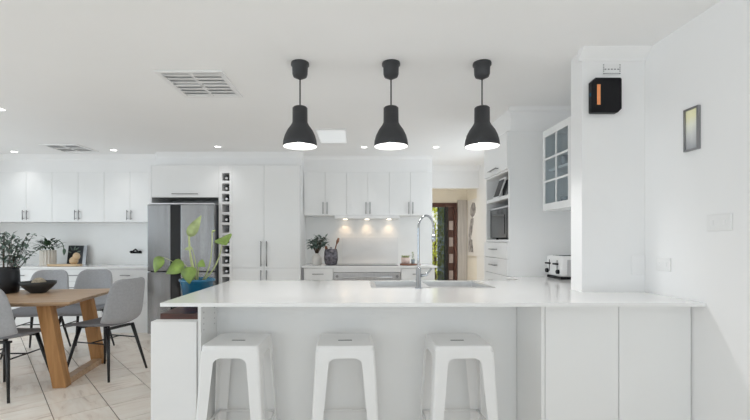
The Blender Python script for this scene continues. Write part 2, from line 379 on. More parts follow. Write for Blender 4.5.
for pts in ([(8.50, 1.90), (8.58, 2.0), (8.74, 2.02), (8.88, 1.92), (8.90, 1.78), (8.78, 1.70), (8.62, 1.74), (8.52, 1.80)],
            [(8.66, 1.69), (8.86, 1.69), (8.98, 1.5), (9.02, 1.30), (8.90, 1.24), (8.78, 1.40), (8.70, 1.55)],
            [(8.76, 1.23), (9.02, 1.28), (9.06, 1.08), (9.02, 0.98), (8.70, 0.98), (8.72, 1.08)]):
    fig.prism(pts, 2.419, 2.426, 'x')
t.part('figure', fig, 'figure')
# garden
struct('ground', MB().box(-2, 8, 9.5, 16, -0.2, -0.06), 'paving')
rg = random.Random(3)
for k, (cx, cy, h, r) in enumerate(((2.05, 11.0, 2.7, 0.62), (2.3, 12.8, 3.3, 0.95))):
    lb = ['lime green shrub outside the open entry door', 'taller leafy shrub behind the entry door glass', 'tall leafy shrub farthest back in the garden beyond the entry door'][k]
    t = Thing('garden_shrub', lb, 'shrub', (cx, cy, -0.06), group='shrubs outside the entry door')
    fo = MB()
    for i in range(1500):
        a, b = rg.uniform(0, 2*PI), math.acos(rg.uniform(-1, 1)); q = rg.uniform(0.55, 1)
        p = Vector((math.cos(a)*math.sin(b)*r*q, math.sin(a)*math.sin(b)*r*q, h*0.52+math.cos(b)*h*0.48*q))
        fo.leaf(p, (rg.uniform(-1, 1), rg.uniform(-1, 1), rg.uniform(-0.6, 0.8)), rg.uniform(0.09, 0.16), 0.06, nl=2)
    t.part('foliage', fo, 'lime', kind='stuff')
    t.part('trunk', MB().tube([(0, 0, 0), (0.02, 0.01, h*0.3), (0, 0, h*0.6)], [0.05, 0.04, 0.02]), 'twig')

# ------------------------------------------------------------------ cabinet helpers (fronts face the camera, -Y)
def vhandle(x, y, z0, z1, r=0.006, off=0.03):
    m = MB().tube([(x, y-off, z0), (x, y-off, z1)], r, 8)
    for z in (z0+0.02, z1-0.02): m.tube([(x, y+0.002, z), (x, y-off, z)], r*0.8, 6)
    return m
def hhandle(x0, x1, y, z, r=0.006, off=0.03):
    m = MB().tube([(x0, y-off, z), (x1, y-off, z)], r, 8)
    for x in (x0+0.02, x1-0.02): m.tube([(x, y+0.002, z), (x, y-off, z)], r*0.8, 6)
    return m
def hhandle_x(y0, y1, x, z, r=0.006, off=0.03):
    m = MB().tube([(x-off, y0, z), (x-off, y1, z)], r, 8)
    for y in (y0+0.02, y1-0.02): m.tube([(x+0.002, y, z), (x-off, y, z)], r*0.8, 6)
    return m
G = 0.0016
def front(t, name, x0, x1, y, z0, z1, m='gloss', th=0.018):
    return t.part(name, B(x0+G, x1-G, y, y+th, z0+G, z1-G), m, bev=0.0015)
def wall_cab(label, x0, xm, x1, y, z0, z1, group, hz=(0.03, 0.16), bev=0):
    t = Thing('wall_cabinet', label, 'cabinet', ((x0+x1)/2, YB, z0), group=group, world=True)
    t.part('body', B(x0, x1, y+0.019, YB-0.013, z0, z1), 'matte')
    for a, b, hx in ((x0, xm, xm-0.028), (xm, x1, xm+0.028)):
        d = front(t, 'door', a, b, y, z0, z1)
        t.part('handle', vhandle(hx, y, z0+hz[0], z0+hz[1]), 'handle', parent=d)
    return t

# left dining-side kitchen run
Lz = 0.88; LyF = 5.47
GL = 'glossy wall cabinets above the dining sideboard'
wall_cab('leftmost glossy white wall cabinet above the sideboard plants, cut by the photo edge', -5.25, -4.89+0.35, -4.184, 5.72, 1.481, 2.167, GL)
wall_cab('middle glossy white two-door wall cabinet above the leaning picture', -4.184, -3.827, -3.47, 5.72, 1.481, 2.167, GL)
wall_cab('glossy white wall cabinet nearest the fridge, above the sideboard', -3.47, -3.114, -2.80, 5.72, 1.481, 2.167, GL)
single('filler_panel', B(-2.80, -2.72, 5.725, 5.74, 1.481, 2.167).box(-2.80, -2.72, 5.74, YB-0.013, 1.481, 2.167), 'matte', 'narrow white filler panel between wall cabinet and fridge housing', 'panel', (-2.76, 5.9, 1.481))
GD = 'drawer units of the dining sideboard'
for k, (x0, x1, lb) in enumerate(((-5.46, -4.78, 'white drawer unit at the far left end of the sideboard'), (-4.78, -4.07, 'white drawer unit below the ribbed pot'), (-4.07, -3.36, 'white drawer unit below the leaning picture'), (-3.36, -2.718, 'white drawer unit of the sideboard beside the fridge'))):
    t = Thing('drawer_unit', lb, 'cabinet', ((x0+x1)/2, 5.8, 0), group=GD, world=True)
    t.part('body', B(x0, x1, LyF+0.04, YB-0.013, 0.10, 0.855), 'matte'); t.part('toe_kick', B(x0, x1, LyF+0.08, LyF+0.10, 0, 0.10), 'matte')
    xc = (x0+x1)/2
    for z0, z1 in ((0.69, 0.85), (0.40, 0.69), (0.10, 0.40)):
        d = front(t, 'drawer', x0, x1, LyF+0.02, z0, z1)
        t.part('handle', hhandle(xc-0.065, xc+0.065, LyF+0.02, (z0+z1)/2 if z1 > 0.8 else z1-0.08), 'handle', parent=d)
single('worktop', B(-5.5, -2.717, LyF, YB-0.013, 0.855, Lz), 'stone', 'white sideboard worktop carrying the ribbed pot and leaning picture', 'worktop', (-4.1, 5.8, 0.855), bev=0.003)

# fridge housing, fridge
YU = 5.45
t = Thing('fridge_housing', 'white overhead cabinet and side panels around the steel fridge', 'cabinet', (-2.24, 5.8, 0), world=True)
t.part('side_panel', B(-2.715, -2.685, YU, YB-0.013, 0, 2.214), 'matte')
t.part('body', B(-2.685, -1.808, YU+0.02, YB-0.013, 1.80, 2.214), 'matte')
d = front(t, 'door', -2.685, -1.808, YU, 1.79, 2.214)
t.part('handle', hhandle(-2.24-0.17, -2.24+0.17, YU, 1.835), 'handle', parent=d)
fx0, fx1, fy = -2.669, -1.818, 5.30
t = Thing('fridge', 'tall stainless steel double-door fridge freezer in a white housing', 'fridge', ((fx0+fx1)/2, fy+0.3, 0), world=True)
t.part('body', B(fx0+0.01, fx1-0.005, fy+0.07, 6.0, 0.03, 1.69), 'dark')
for (a, b) in ((fx0, -2.372), (-2.245, fx1)):
    t.part('upper_door', B(a, b, fy, fy+0.065, 0.835, 1.687), 'fridge', bev=0.012, seg=3)
    t.part('lower_door', B(a, b, fy, fy+0.065, 0.04, 0.825), 'fridge', bev=0.012, seg=3)
t.part('centre_strip', B(-2.370, -2.247, fy+0.015, fy+0.068, 0.04, 1.685), 'glassdark', label='black vertical strip between the doors')
t.part('top_trim', B(fx0+0.02, fx1-0.01, fy+0.01, fy+0.2, 1.689, 1.705), 'steel')
for x in (fx0+0.05, fx1-0.05): t.part('foot', MB().lathe([(0.022, 0), (0.022, 0.035)], (x, fy+0.09, 0), 12), 'black')

# wine rack column
wx0, wx1, cx0, cx1 = -1.808, -1.634, -1.764, -1.668
t = Thing('wine_rack', 'narrow white column of square wine cubbies beside the fridge', 'wine rack', (-1.72, 5.8, 0), world=True)
cz = [2.06-0.136*i for i in range(12)]
t.part('stile', B(wx0, cx0, YU, YB-0.013, 0, 2.214), 'matte'); t.part('stile', B(cx1, wx1, YU, YB-0.013, 0, 2.214), 'matte')
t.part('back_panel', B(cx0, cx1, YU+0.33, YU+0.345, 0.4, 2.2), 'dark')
edges = [2.214] + [z for c in cz for z in (c+0.051, c-0.051)] + [0.0]
for k in range(0, len(edges), 2): t.part('shelf', B(cx0, cx1, YU, YU+0.33, edges[k+1], edges[k]), 'matte')
bot = None
spots = [0, 1, 2, 4, 6, 7, 8, 9]
names = ['top', 'second', 'third', 'fourth', 'fifth', 'sixth', 'seventh', 'eighth', 'ninth', 'tenth', 'eleventh']
for k in spots:
    lb = 'dark wine bottle lying in the %s cubby from the top of the rack' % names[k]
    if bot is None:
        t = Thing('wine_bottle', lb, 'bottle', group='wine bottles in the rack')
        t.part('glass', MB().lathe([(0.036, 0.28), (0.0375, 0.26), (0.0375, 0.12), (0.030, 0.10), (0.0145, 0.07), (0.0145, 0.03)], (0, 0, 0), 14, 'y'), 'bottle')
        t.part('foil_cap', MB().lathe([(0.0155, 0.0), (0.0165, 0.005), (0.0160, 0.06)], (0, 0, 0), 12, 'y'), 'foil')
        bot = t.o; q = bot
    else: q = copy_tree(bot); q['label'] = lb
    q.location = (-1.716, YU+0.03, cz[k]-0.0125)
    if True: q.location.z = cz[k]-0.051+0.0385

# pantry
t = Thing('pantry_cabinet', 'tall glossy white four-door pantry cupboard right of the wine rack', 'cabinet', (-1.19, 5.8, 0), world=True)
px0, pxm, px1 = -1.634, -1.215, -0.745
t.part('body', B(px0, px1, YU+0.02, YB-0.013, 0.10, 2.214), 'matte'); t.part('toe_kick', B(px0, px1, YU+0.06, YU+0.08, 0, 0.10), 'matte')
for a, b, hx in ((px0, pxm, pxm-0.036), (pxm, px1, pxm+0.036)):
    d = front(t, 'upper_door', a, b, YU, 0.868, 2.214); t.part('handle', vhandle(hx, YU, 0.89, 1.22, 0.007), 'handle', parent=d)
    d = front(t, 'lower_door', a, b, YU, 0.10, 0.868); t.part('handle', vhandle(hx, YU, 0.52, 0.84, 0.007), 'handle', parent=d)

# cooking wall
CyF = 5.55; Cz = 0.89
GC = 'glossy wall cabinets above the cooktop'
w3 = (1.043+0.74)/3
for k, lb in enumerate(('glossy white wall cabinet next to the pantry, above the grey-green foliage', 'glossy white wall cabinet in the middle above the rangehood', 'glossy white wall cabinet at the hall end of the cooking wall')):
    x0 = -0.74+k*w3
    wall_cab(lb, x0, x0+w3/2, x0+w3, 5.80, 1.575, 2.18, GC, hz=(0.02, 0.185))
t = Thing('rangehood', 'slim white slide-out rangehood with three warm lamps under the wall cabinets', 'rangehood', (0.14, 5.95, 1.525), world=True)
t.part('body', B(-0.31, 0.59, 5.80, YB-0.013, 1.535, 1.574), 'white', bev=0.004); t.part('front_lip', B(-0.31, 0.59, 5.775, 5.80, 1.53, 1.574), 'white', bev=0.004)
for x in (-0.17, 0.145, 0.46):
    t.part('lamp', MB().lathe([(0.03, 0), (0.03, 0.006)], (x, 6.01, 1.529), 14), 'warmlens')
    l = bpy.data.lights.new('hood_lamp', 'SPOT'); l.energy = 5.0; l.color = (1.0, 0.70, 0.42); l.spot_size = math.radians(115); l.spot_blend = 1.0; l.shadow_soft_size = 0.02
    t.light(l, (x-0.14, 0.06, -0.005))
# base run
t = Thing('drawer_unit', 'white drawer unit left of the oven, below the white vase', 'cabinet', (-0.55, 5.8, 0), group='base units of the cooking wall', world=True)
t.part('body', B(-0.74, -0.315, CyF+0.04, YB-0.013, 0.10, 0.862), 'matte'); t.part('toe_kick', B(-0.74, -0.315, CyF+0.08, CyF+0.1, 0, 0.1), 'matte')
t.part('end_strip', B(-0.74, -0.715, CyF+0.02, CyF+0.04, 0.1, 0.862), 'handle')
for z0, z1 in ((0.70, 0.855), (0.40, 0.70), (0.10, 0.40)):
    d = front(t, 'drawer', -0.71, -0.32, CyF+0.02, z0, z1); t.part('handle', hhandle(-0.595, -0.445, CyF+0.02, 0.78 if z1 > 0.8 else z1-0.07), 'handle', parent=d)
t = Thing('drawer_unit', 'white drawer unit right of the oven, below the blush pot', 'cabinet', (0.8, 5.8, 0), group='base units of the cooking wall', world=True)
t.part('body', B(0.585, 1.04, CyF+0.04, YB-0.013, 0.10, 0.862), 'matte'); t.part('toe_kick', B(0.585, 1.04, CyF+0.08, CyF+0.1, 0, 0.1), 'matte')
for z0, z1 in ((0.70, 0.855), (0.40, 0.70), (0.10, 0.40)):
    d = front(t, 'drawer', 0.59, 1.04, CyF+0.02, z0, z1); t.part('handle', hhandle(0.74, 0.89, CyF+0.02, 0.78 if z1 > 0.8 else z1-0.07), 'handle', parent=d)
t = Thing('oven', 'wide stainless steel oven below the black cooktop', 'oven', (0.135, 5.8, 0), world=True)
t.part('filler', B(-0.312, 0.582, CyF+0.02, CyF+0.05, 0.805, 0.862), 'matte')
t.part('body', B(-0.312, 0.582, CyF+0.05, YB-0.02, 0.10, 0.80), 'dark')
t.part('control_panel', B(-0.31, 0.58, CyF+0.01, CyF+0.05, 0.70, 0.80), 'steel', bev=0.004)
t.part('door', B(-0.31, 0.58, CyF+0.01, CyF+0.05, 0.12, 0.695), 'glassdark', bev=0.004)
t.part('handle', hhandle(-0.20, 0.47, CyF+0.01, 0.74, 0.010, 0.04), 'steel')
for x in (-0.265, 0.535): t.part('knob', MB().lathe([(0.018, -0.02), (0.018, 0.0)], (x, CyF+0.01, 0.75), 12, 'y'), 'handle')
single('worktop', B(-0.74, 1.07, CyF, YB-0.013, 0.862, Cz), 'stone', 'white worktop of the cooking wall holding the cooktop', 'worktop', (0.15, 5.8, 0.862), bev=0.003)
single('cooktop', B(-0.28, 0.55, 5.62, 5.98, Cz, Cz+0.008), 'glassdark', 'thin black glass cooktop set on the worktop above the oven', 'cooktop', (0.135, 5.8, Cz), bev=0.002)
single('splashback_panel', B(-0.22, 0.60, YB-0.020, YB-0.0125, 0.895, 1.27), 'glassback', 'glossy pale glass splashback panel behind the cooktop', 'splashback', (0.19, YB-0.01, 0.895))

# ------------------------------------------------------------------ right tall unit with niches (front faces -X)
TX, TY0, TY1 = 1.333, 3.656, 4.309
t = Thing('oven_tower', 'tall white cabinet with open appliance niches and drawers behind the toaster', 'cabinet', (1.63, 3.98, 0), world=True)
t.part('side_panel', B(TX, XR, TY0, TY0+0.02, 0, 2.19), 'gloss'); t.part('side_panel', B(TX, XR, TY1-0.02, TY1, 0, 2.19), 'gloss')
t.part('back_panel', B(XR-0.02, XR, TY0+0.02, TY1-0.02, 0.1, 2.19), 'matte')
ya, yb = TY0+0.02, TY1-0.02
for z0, z1 in ((1.215, 1.238), (1.605, 1.637), (1.845, 1.868), (2.17, 2.19), (0.08, 0.1)):
    t.part('shelf', B(TX+0.002, XR-0.02, ya, yb, z0, z1), 'matte')
d = t.part('top_door', B(TX-0.018, TX, TY0+G, TY1-G, 1.862, 2.19), 'gloss', bev=0.0015)
t.part('handle', hhandle_x(3.86, 4.10, TX-0.018, 1.90), 'handle', parent=d)
for z0, z1 in ((1.065, 1.213), (0.915, 1.065), (0.5, 0.915), (0.1, 0.5)):
    d = t.part('drawer', B(TX-0.018, TX, TY0+G, TY1-G, z0+G, z1-G), 'gloss', bev=0.0015)
    t.part('handle', hhandle_x(3.90, 4.07, TX-0.018, z0+(z1-z0)*0.55 if z1-z0 < 0.2 else z1-0.07), 'handle', parent=d)
t = Thing('microwave', 'black microwave oven in the lower niche of the tall cabinet', 'microwave', (1.60, 3.98, 1.238), world=True)
t.part('body', B(TX+0.05, XR-0.06, 3.70, 4.27, 1.25, 1.535), 'black', bev=0.006)
t.part('door', B(TX+0.03, TX+0.05, 3.80, 4.265, 1.255, 1.53), 'glassdark', bev=0.003)
t.part('window', B(TX+0.026, TX+0.031, 3.85, 4.22, 1.29, 1.47), 'glassdark')
t.part('control_panel', B(TX+0.03, TX+0.05, 3.705, 3.797, 1.255, 1.53), 'charcoal', bev=0.003)
t.part('top_trim', B(TX+0.024, TX+0.05, 3.705, 4.265, 1.531, 1.545), 'steel')
for y in (3.74, 4.23):
    for x in (TX+0.09, XR-0.1): t.part('foot', MB().lathe([(0.012, 0), (0.012, 0.013)], (x, y, 1.238), 10), 'black')
# leaning dark frame and box in the upper niche
t = Thing('appliance_box', 'dark low appliance standing in the upper niche above the microwave', 'appliance', (1.55, 3.88, 1.637), world=True)
t.part('body', B(TX+0.06, XR-0.08, 3.70, 3.99, 1.639, 1.80), 'black', bev=0.01)
t.part('front_plate', B(TX+0.052, TX+0.06, 3.72, 3.97, 1.655, 1.78), 'glassdark')
t = Thing('tablet', 'pale rimmed dark tablet leaning at a tilt in the upper niche', 'tablet', (TX+0.05, 3.98, 1.637), world=True)
def tilted(y0, z0, w, h, a, x0, x1):
    ca_, sa_ = math.cos(a), math.sin(a)
    pts = [(y0, z0), (y0+w*ca_, z0+w*sa_), (y0+w*ca_-h*sa_, z0+w*sa_+h*ca_), (y0-h*sa_, z0+h*ca_)]
    return [(x0 if False else p[0], p[1]) for p in pts]
pl = [(4.00, 1.643), (4.17, 1.643), (3.97, 1.81), (3.80, 1.81)]
t.part('rim', MB().prism(pl, TX+0.025, TX+0.037, 'x'), 'white')
ctr = (3.985, 1.7265)
t.part('screen', MB().prism([(ctr[0]+(p[0]-ctr[0])*0.82, ctr[1]+(p[1]-ctr[1])*0.84) for p in pl], TX+0.021, TX+0.026, 'x'), 'charcoal')

# glass-door wall cabinet
gx, gy0, gy1, gz0, gz1 = 1.55, 2.98, 3.475, 1.476, 2.134
t = Thing('glass_cabinet', 'white wall cabinet with a six-pane glass door behind the pier', 'cabinet', (1.74, 3.2, gz0), world=True)
t.part('side_panel', B(gx+0.02, XR, gy0, gy0+0.018, gz0, gz1), 'gloss'); t.part('side_panel', B(gx+0.02, XR, gy1-0.018, gy1, gz0, gz1), 'gloss')
t.part('top_panel', B(gx+0.02, XR, gy0+0.018, gy1-0.018, gz1-0.018, gz1), 'gloss'); t.part('bottom_panel', B(gx+0.02, XR, gy0+0.018, gy1-0.018, gz0, gz0+0.018), 'gloss')
t.part('back_panel', B(XR-0.012, XR, gy0+0.018, gy1-0.018, gz0+0.018, gz1-0.018), 'cabinside')
t.part('shelf', B(gx+0.04, XR-0.012, gy0+0.018, gy1-0.018, 1.80, 1.818), 'matte')
t.part('shelf', B(gx+0.04, XR-0.012, gy0+0.018, gy1-0.018, 1.66, 1.675), 'matte') if False else None
fw = 0.055
dr = t.part('door_frame', MB().box(gx, gx+0.02, gy0, gy0+fw+0.03, gz0, gz1).box(gx, gx+0.02, gy1-fw*0.55, gy1, gz0, gz1).box(gx, gx+0.02, gy0+fw+0.03, gy1-fw*0.55, gz0, gz0+fw).box(gx, gx+0.02, gy0+fw+0.03, gy1-fw*0.55, gz1-fw, gz1), 'gloss')
pa, pb = gy0+fw+0.03, gy1-fw*0.55; ymid = (pa+pb)/2
zz = [gz0+fw, gz0+fw+(gz1-gz0-2*fw)/3, gz0+fw+(gz1-gz0-2*fw)*2/3, gz1-fw]
t.part('mullion', B(gx+0.002, gx+0.018, ymid-0.008, ymid+0.008, zz[0], zz[3]), 'gloss', parent=dr)
for z in zz[1:3]: t.part('glazing_bar', B(gx+0.0025, gx+0.0175, pa, pb, z-0.008, z+0.008), 'gloss', parent=dr)
for i in range(3):
    for a, b in ((pa, ymid-0.008), (ymid+0.008, pb)): t.part('pane', B(gx+0.008, gx+0.012, a, b, zz[i]+0.008*(i > 0), zz[i+1]-0.008*(i < 2)), 'smoke', parent=dr)
gk = 0
for (x, y, z, r, h) in ((1.70, 3.14, gz0+0.018, 0.04, 0.10), (1.72, 3.26, gz0+0.018, 0.045, 0.12), (1.69, 3.37, gz0+0.018, 0.04, 0.09), (1.70, 3.15, 1.818, 0.045, 0.16), (1.72, 3.27, 1.818, 0.04, 0.13), (1.70, 3.38, 1.818, 0.045, 0.10)):
    lb = ['short smoky tumbler low in the glass cabinet near the pier', 'taller smoky tumbler in the middle of the low cabinet shelf', 'squat smoky tumbler at the far end of the low cabinet shelf', 'tall smoky vessel high in the glass cabinet near the pier', 'smoky tumbler in the middle of the upper cabinet shelf', 'squat smoky bowl at the far end of the upper cabinet shelf'][gk]; gk += 1
    single('drinking_glass', MB().lathe([(r*0.8, 0), (r*0.9, h*0.4), (r, h), (r*0.92, h), (r*0.8, h*0.1)], (x, y, z), 16, cap1=True), 'glassware', lb, 'glass', (x, y, z), group='glassware in the glass cabinet')

# ------------------------------------------------------------------ island
b0, b1 = 0.895, 0.914
IY0, IY1 = 2.118, 3.311
sx0, sx1, sy0, sy1 = 0.11, 0.90, 2.80, 3.22      # sink cut-out
top = MB().box(-1.0006, XW-0.002, IY0, 2.567, b0, b1).box(-1.0006, sx0, 2.567, IY1, b0, b1).box(sx0, sx1, 2.567, sy0, b0, b1).box(sx0, sx1, sy1, IY1, b0, b1).box(sx1, XR-0.002, 2.567, IY1, b0, b1).box(TX-0.03, XR-0.002, IY1, TY0-0.002, b0, b1)
single('island_worktop', top, 'stone', 'long white stone island worktop with the sink and breakfast overhang', 'worktop', (0.4, 2.7, b0))
t = Thing('island_cabinet', 'white two-door cabinet at the wall end of the island', 'cabinet', (1.38, 2.9, 0), world=True)
t.part('body', B(0.995, XW-0.004, 2.2265, 3.25, 0.08, b0-0.001), 'gloss')
t.part('side_panel', B(0.975, 0.994, 2.2065, 2.544, 0.0, b0-0.001), 'gloss', bev=0.0015)
for a, bb in ((0.995, 1.386), (1.386, XW-0.004)): t.part('door', B(a+0.0022, bb-0.0022, 2.2065, 2.2255, 0.085, b0-0.004), 'gloss', bev=0.001)
t.part('toe_kick', B(1.0, XW-0.004, 2.26, 2.28, 0.0, 0.08), 'matte')
t = Thing('island_carcass', 'white panelled island carcass behind the bar stools', 'cabinet', (0.05, 2.9, 0), world=True)
t.part('back_panel', B(-0.872, 0.974, 2.544, 2.562, 0.0, b0-0.001), 'gloss')
ep = t.part('end_panel', B(-0.872, -0.854, 2.2837, 2.543, 0.0, b0-0.001), 'gloss', bev=0.001)
holes = MB()
for z in (0.862, 0.83, 0.798, 0.766, 0.734):
    for y in (2.325, 2.50): holes.lathe([(0.0045, 0), (0.0045, 0.0006)], (-0.854, y, z), 8, 'x')
t.part('pin_hole', holes, 'handle', parent=ep)
t.part('kitchen_side_body', MB().box(-0.872, 0.974, 2.563, 2.70, 0.08, b0-0.001).box(-0.872, 0.974, 3.235, 3.25, 0.08, b0-0.001).box(-0.872, -0.854, 2.70, 3.235, 0.08, b0-0.001).box(-0.854, 0.974, 2.70, 3.235, 0.08, 0.10), 'matte')
# low white nib beside the island end
single('low_panel', B(-1.124, -0.875, 2.27, 2.34, 0, 0.79), 'matte', 'low white boxed panel at the left end of the island', 'panel', (-1.0, 2.3, 0), bev=0.004)
# sink
t = Thing('kitchen_sink', 'stainless steel inset kitchen sink with two bowls in the island worktop', 'sink', (0.5, 3.0, 0.75), world=True)
ri = MB()
r0 = (0.095, 0.925, 2.785, 3.235); zt = b1+0.003
bowls = [(0.13, 0.44), (0.49, 0.88)]
ya, yb = 2.83, 3.20
ri.box(r0[0], r0[1], r0[2], ya, b1+0.0005, zt).box(r0[0], r0[1], yb, r0[3], b1+0.0005, zt).box(r0[0], 0.13, ya, yb, b1+0.0005, zt).box(0.44, 0.49, ya, yb, b1-0.02, zt).box(0.88, r0[1], ya, yb, b1+0.0005, zt)
t.part('rim', ri, 'sink', bev=0.001)
for a, bb in bowls:
    m = MB(); dz = 0.745
    m.add([(a, ya, zt-0.001), (bb, ya, zt-0.001), (bb, yb, zt-0.001), (a, yb, zt-0.001), (a+.01, ya+.01, dz), (bb-.01, ya+.01, dz), (bb-.01, yb-.01, dz), (a+.01, yb-.01, dz)],
          [(4, 5, 6, 7), (0, 1, 5, 4), (1, 2, 6, 5), (2, 3, 7, 6), (3, 0, 4, 7)])
    bw = t.part('bowl', m, 'sink')
    t.part('drain', MB().lathe([(0.035, 0.0), (0.035, 0.004)], ((a+bb)/2, (ya+yb)/2, dz+0.001), 16), 'chrome', parent=bw)
# tap
tx, ty = 0.405, 2.745
t = Thing('kitchen_tap', 'tall chrome gooseneck tap standing at the sink', 'tap', (tx, ty, b1))
pts = [(0, 0, 0.02), (0, 0, 0.2), (0, 0, 0.40)]
R_ = 0.084; dx, dy = 0.72, 0.69
for k in range(1, 13):
    a = PI*k/12; pts.append(((R_-R_*math.cos(a))*dx, (R_-R_*math.cos(a))*dy, 0.40+R_*math.sin(a)))
pts.append((2*R_*dx, 2*R_*dy, 0.36))
t.part('spout', MB().tube(pts, 0.0078, 10), 'chrome')
t.part('nozzle', MB().lathe([(0.013, -0.05), (0.015, -0.03), (0.013, 0.0)], (2*R_*dx, 2*R_*dy, 0.36), 12), 'chrome')
t.part('base', MB().lathe([(0.024, 0), (0.024, 0.006), (0.017, 0.012), (0.017, 0.13), (0.011, 0.14)], (0, 0, 0), 16), 'chrome')
t.part('lever', MB().tube([(0.015, 0, 0.085), (0.05, 0, 0.09), (0.085, -0.01, 0.135)], [0.011, 0.010, 0.005], 8), 'chrome')

# toaster (control face towards -X)
t = Thing('toaster', 'white four-slice toaster with levers and dials on the worktop by the pier', 'toaster', (1.77, 3.46, b1), world=True)
y0, y1, x0, x1 = 3.335, 3.60, 1.632, 1.905
t.part('body', B(x0, x1, y0, y1, b1+0.022, b1+0.19), 'white', bev=0.022, seg=4)
t.part('base', B(x0+0.004, x1-0.004, y0+0.004, y1-0.004, b1+0.003, b1+0.023), 'black', bev=0.006)
t.part('end_plate', B(x0+0.05, x1-0.03, y0-0.002, y0+0.004, b1+0.035, b1+0.16), 'steel', bev=0.002)
for y in (3.40, 3.535):
    t.part('lever_slot', B(x0-0.0015, x0+0.002, y-0.005, y+0.005, b1+0.06, b1+0.155), 'black')
    t.part('lever', B(x0-0.028, x0-0.0015, y-0.028, y+0.028, b1+0.118, b1+0.132), 'black', bev=0.004)
for y in (3.375, 3.565): t.part('dial', MB().lathe([(0.017, -0.018), (0.019, 0.0)], (x0, y, b1+0.062), 14, 'x'), 'black')
for yy in (3.385, 3.44, 3.50, 3.55): t.part('bread_slot', B(x0+0.04, x1-0.04, yy-0.010, yy+0.010, b1+0.189, b1+0.1915), 'dark')

# ------------------------------------------------------------------ bar stools
def make_stool():
    t = Thing('bar_stool', '', 'stool', group='white bar stools under the island overhang')
    zt = 0.682; hs = 0.150
    def sq(h, r, n=5):
        p = []
        for cx, cy, a0 in ((h-r, h-r, 0), (-h+r, h-r, PI/2), (-h+r, -h+r, PI), (h-r, -h+r, 1.5*PI)):
            for i in range(n+1):
                a = a0+PI/2*i/n; p.append((cx+r*math.cos(a), cy+r*math.sin(a)))
        return p
    loops = [(hs+0.003, 0.022, zt-0.032), (hs+0.001, 0.021, zt-0.007), (hs-0.0025, 0.02, zt-0.0015), (hs-0.008, 0.018, zt), (hs-0.018, 0.015, zt-0.0035), (0.045, 0.02, zt-0.006)]
    m = MB(); n = 24; vs_ = []
    for h, r, z in loops: vs_ += [(x, y, z) for x, y in sq(h, r)]
    # slot-shaped inner loop
    sl = [(max(-0.038, min(0.038, x*0.9)), max(-0.011, min(0.011, y*0.4)), zt-0.006) for x, y in sq(0.045, 0.02)]
    vs_ += sl; vs_ += [(x, y, zt-0.03) for x, y, z in sl]
    f = [(k*n+i, k*n+(i+1) % n, (k+1)*n+(i+1) % n, (k+1)*n+i) for k in range(len(loops)+1) for i in range(n)]
    m.add(vs_, f, False)
    seat = t.part('seat', m, 'stool')
    t.part('slot_shade', B(-0.042, 0.042, -0.014, 0.014, zt-0.014, zt-0.0075), 'dark', parent=seat)  # dark plate put in as the shade inside the slot hole
    # legs: folded sheet angle, wide at the top, tapering and splaying to the floor
    def corner(z):  # half width of the stool outline at height z
        return 0.152 + (0.188-0.152)*(1-(z/(zt-0.03)))
    prof = [(zt-0.030, 0.104), (zt-0.064, 0.102), (zt-0.070, 0.088), (zt-0.076, 0.078), (zt-0.088, 0.068), (0.40, 0.060), (0.20, 0.052), (0.0, 0.044)]
    for sx in (1, -1):
        for sy in (1, -1):
            m = MB(); rows = []
            for z, w in prof:
                c = corner(z); ch = 0.010
                rows.append([(sx*(c-w), sy*c, z), (sx*(c-ch), sy*c, z), (sx*(c-ch*0.3), sy*(c-ch*0.3), z), (sx*c, sy*(c-ch), z), (sx*c, sy*(c-w), z)])
            m.grid(rows, False); t.part('leg', m, 'stool', solid=0.004)
    for (a, bb) in (((-1, -1), (1, -1)), ((1, -1), (1, 1)), ((1, 1), (-1, 1)), ((-1, 1), (-1, -1))):
        m = MB(); z0, z1 = zt-0.030, zt-0.065; rows = []
        for z in (z0, z1):
            c = corner(z)-0.001; k = 0.052
            rows.append([(a[0]*(c if a[0] == bb[0] else k), a[1]*(c if a[1] == bb[1] else k), z), (bb[0]*(c if a[0] == bb[0] else k), bb[1]*(c if a[1] == bb[1] else k), z)])
        m.grid(rows, False); t.part('apron', m, 'stool', solid=0.004)
        z = 0.215; c = corner(z)-0.008
        t.part('foot_rail', MB().box(*sorted((a[0]*c, bb[0]*c+0.0001)), *sorted((a[1]*c, bb[1]*c+0.0001)), z-0.011, z+0.011) if False else MB().tube([(a[0]*c, a[1]*c, z), (bb[0]*c, bb[1]*c, z)], 0.007, 6), 'stool')
    for sx in (1, -1):
        for sy in (1, -1): t.part('foot_cap', MB().lathe([(0.02, 0.0), (0.02, 0.015)], (sx*0.174, sy*0.174, 0), 10), 'white')
    return t.o
st = make_stool()
for k, (x, y, r, lb) in enumerate(((-0.660, 2.325, -0.02, 'leftmost white metal bar stool, by the island end panel'), (-0.066, 2.325, 0.03, 'middle white metal bar stool under the island overhang'), (0.558, 2.325, 0.02, 'right white metal bar stool, nearest the two-door island cabinet'))):
    o = st if k == 0 else copy_tree(st); o.location = (x, y, 0); o.rotation_euler = (0, 0, r); o['label'] = lb

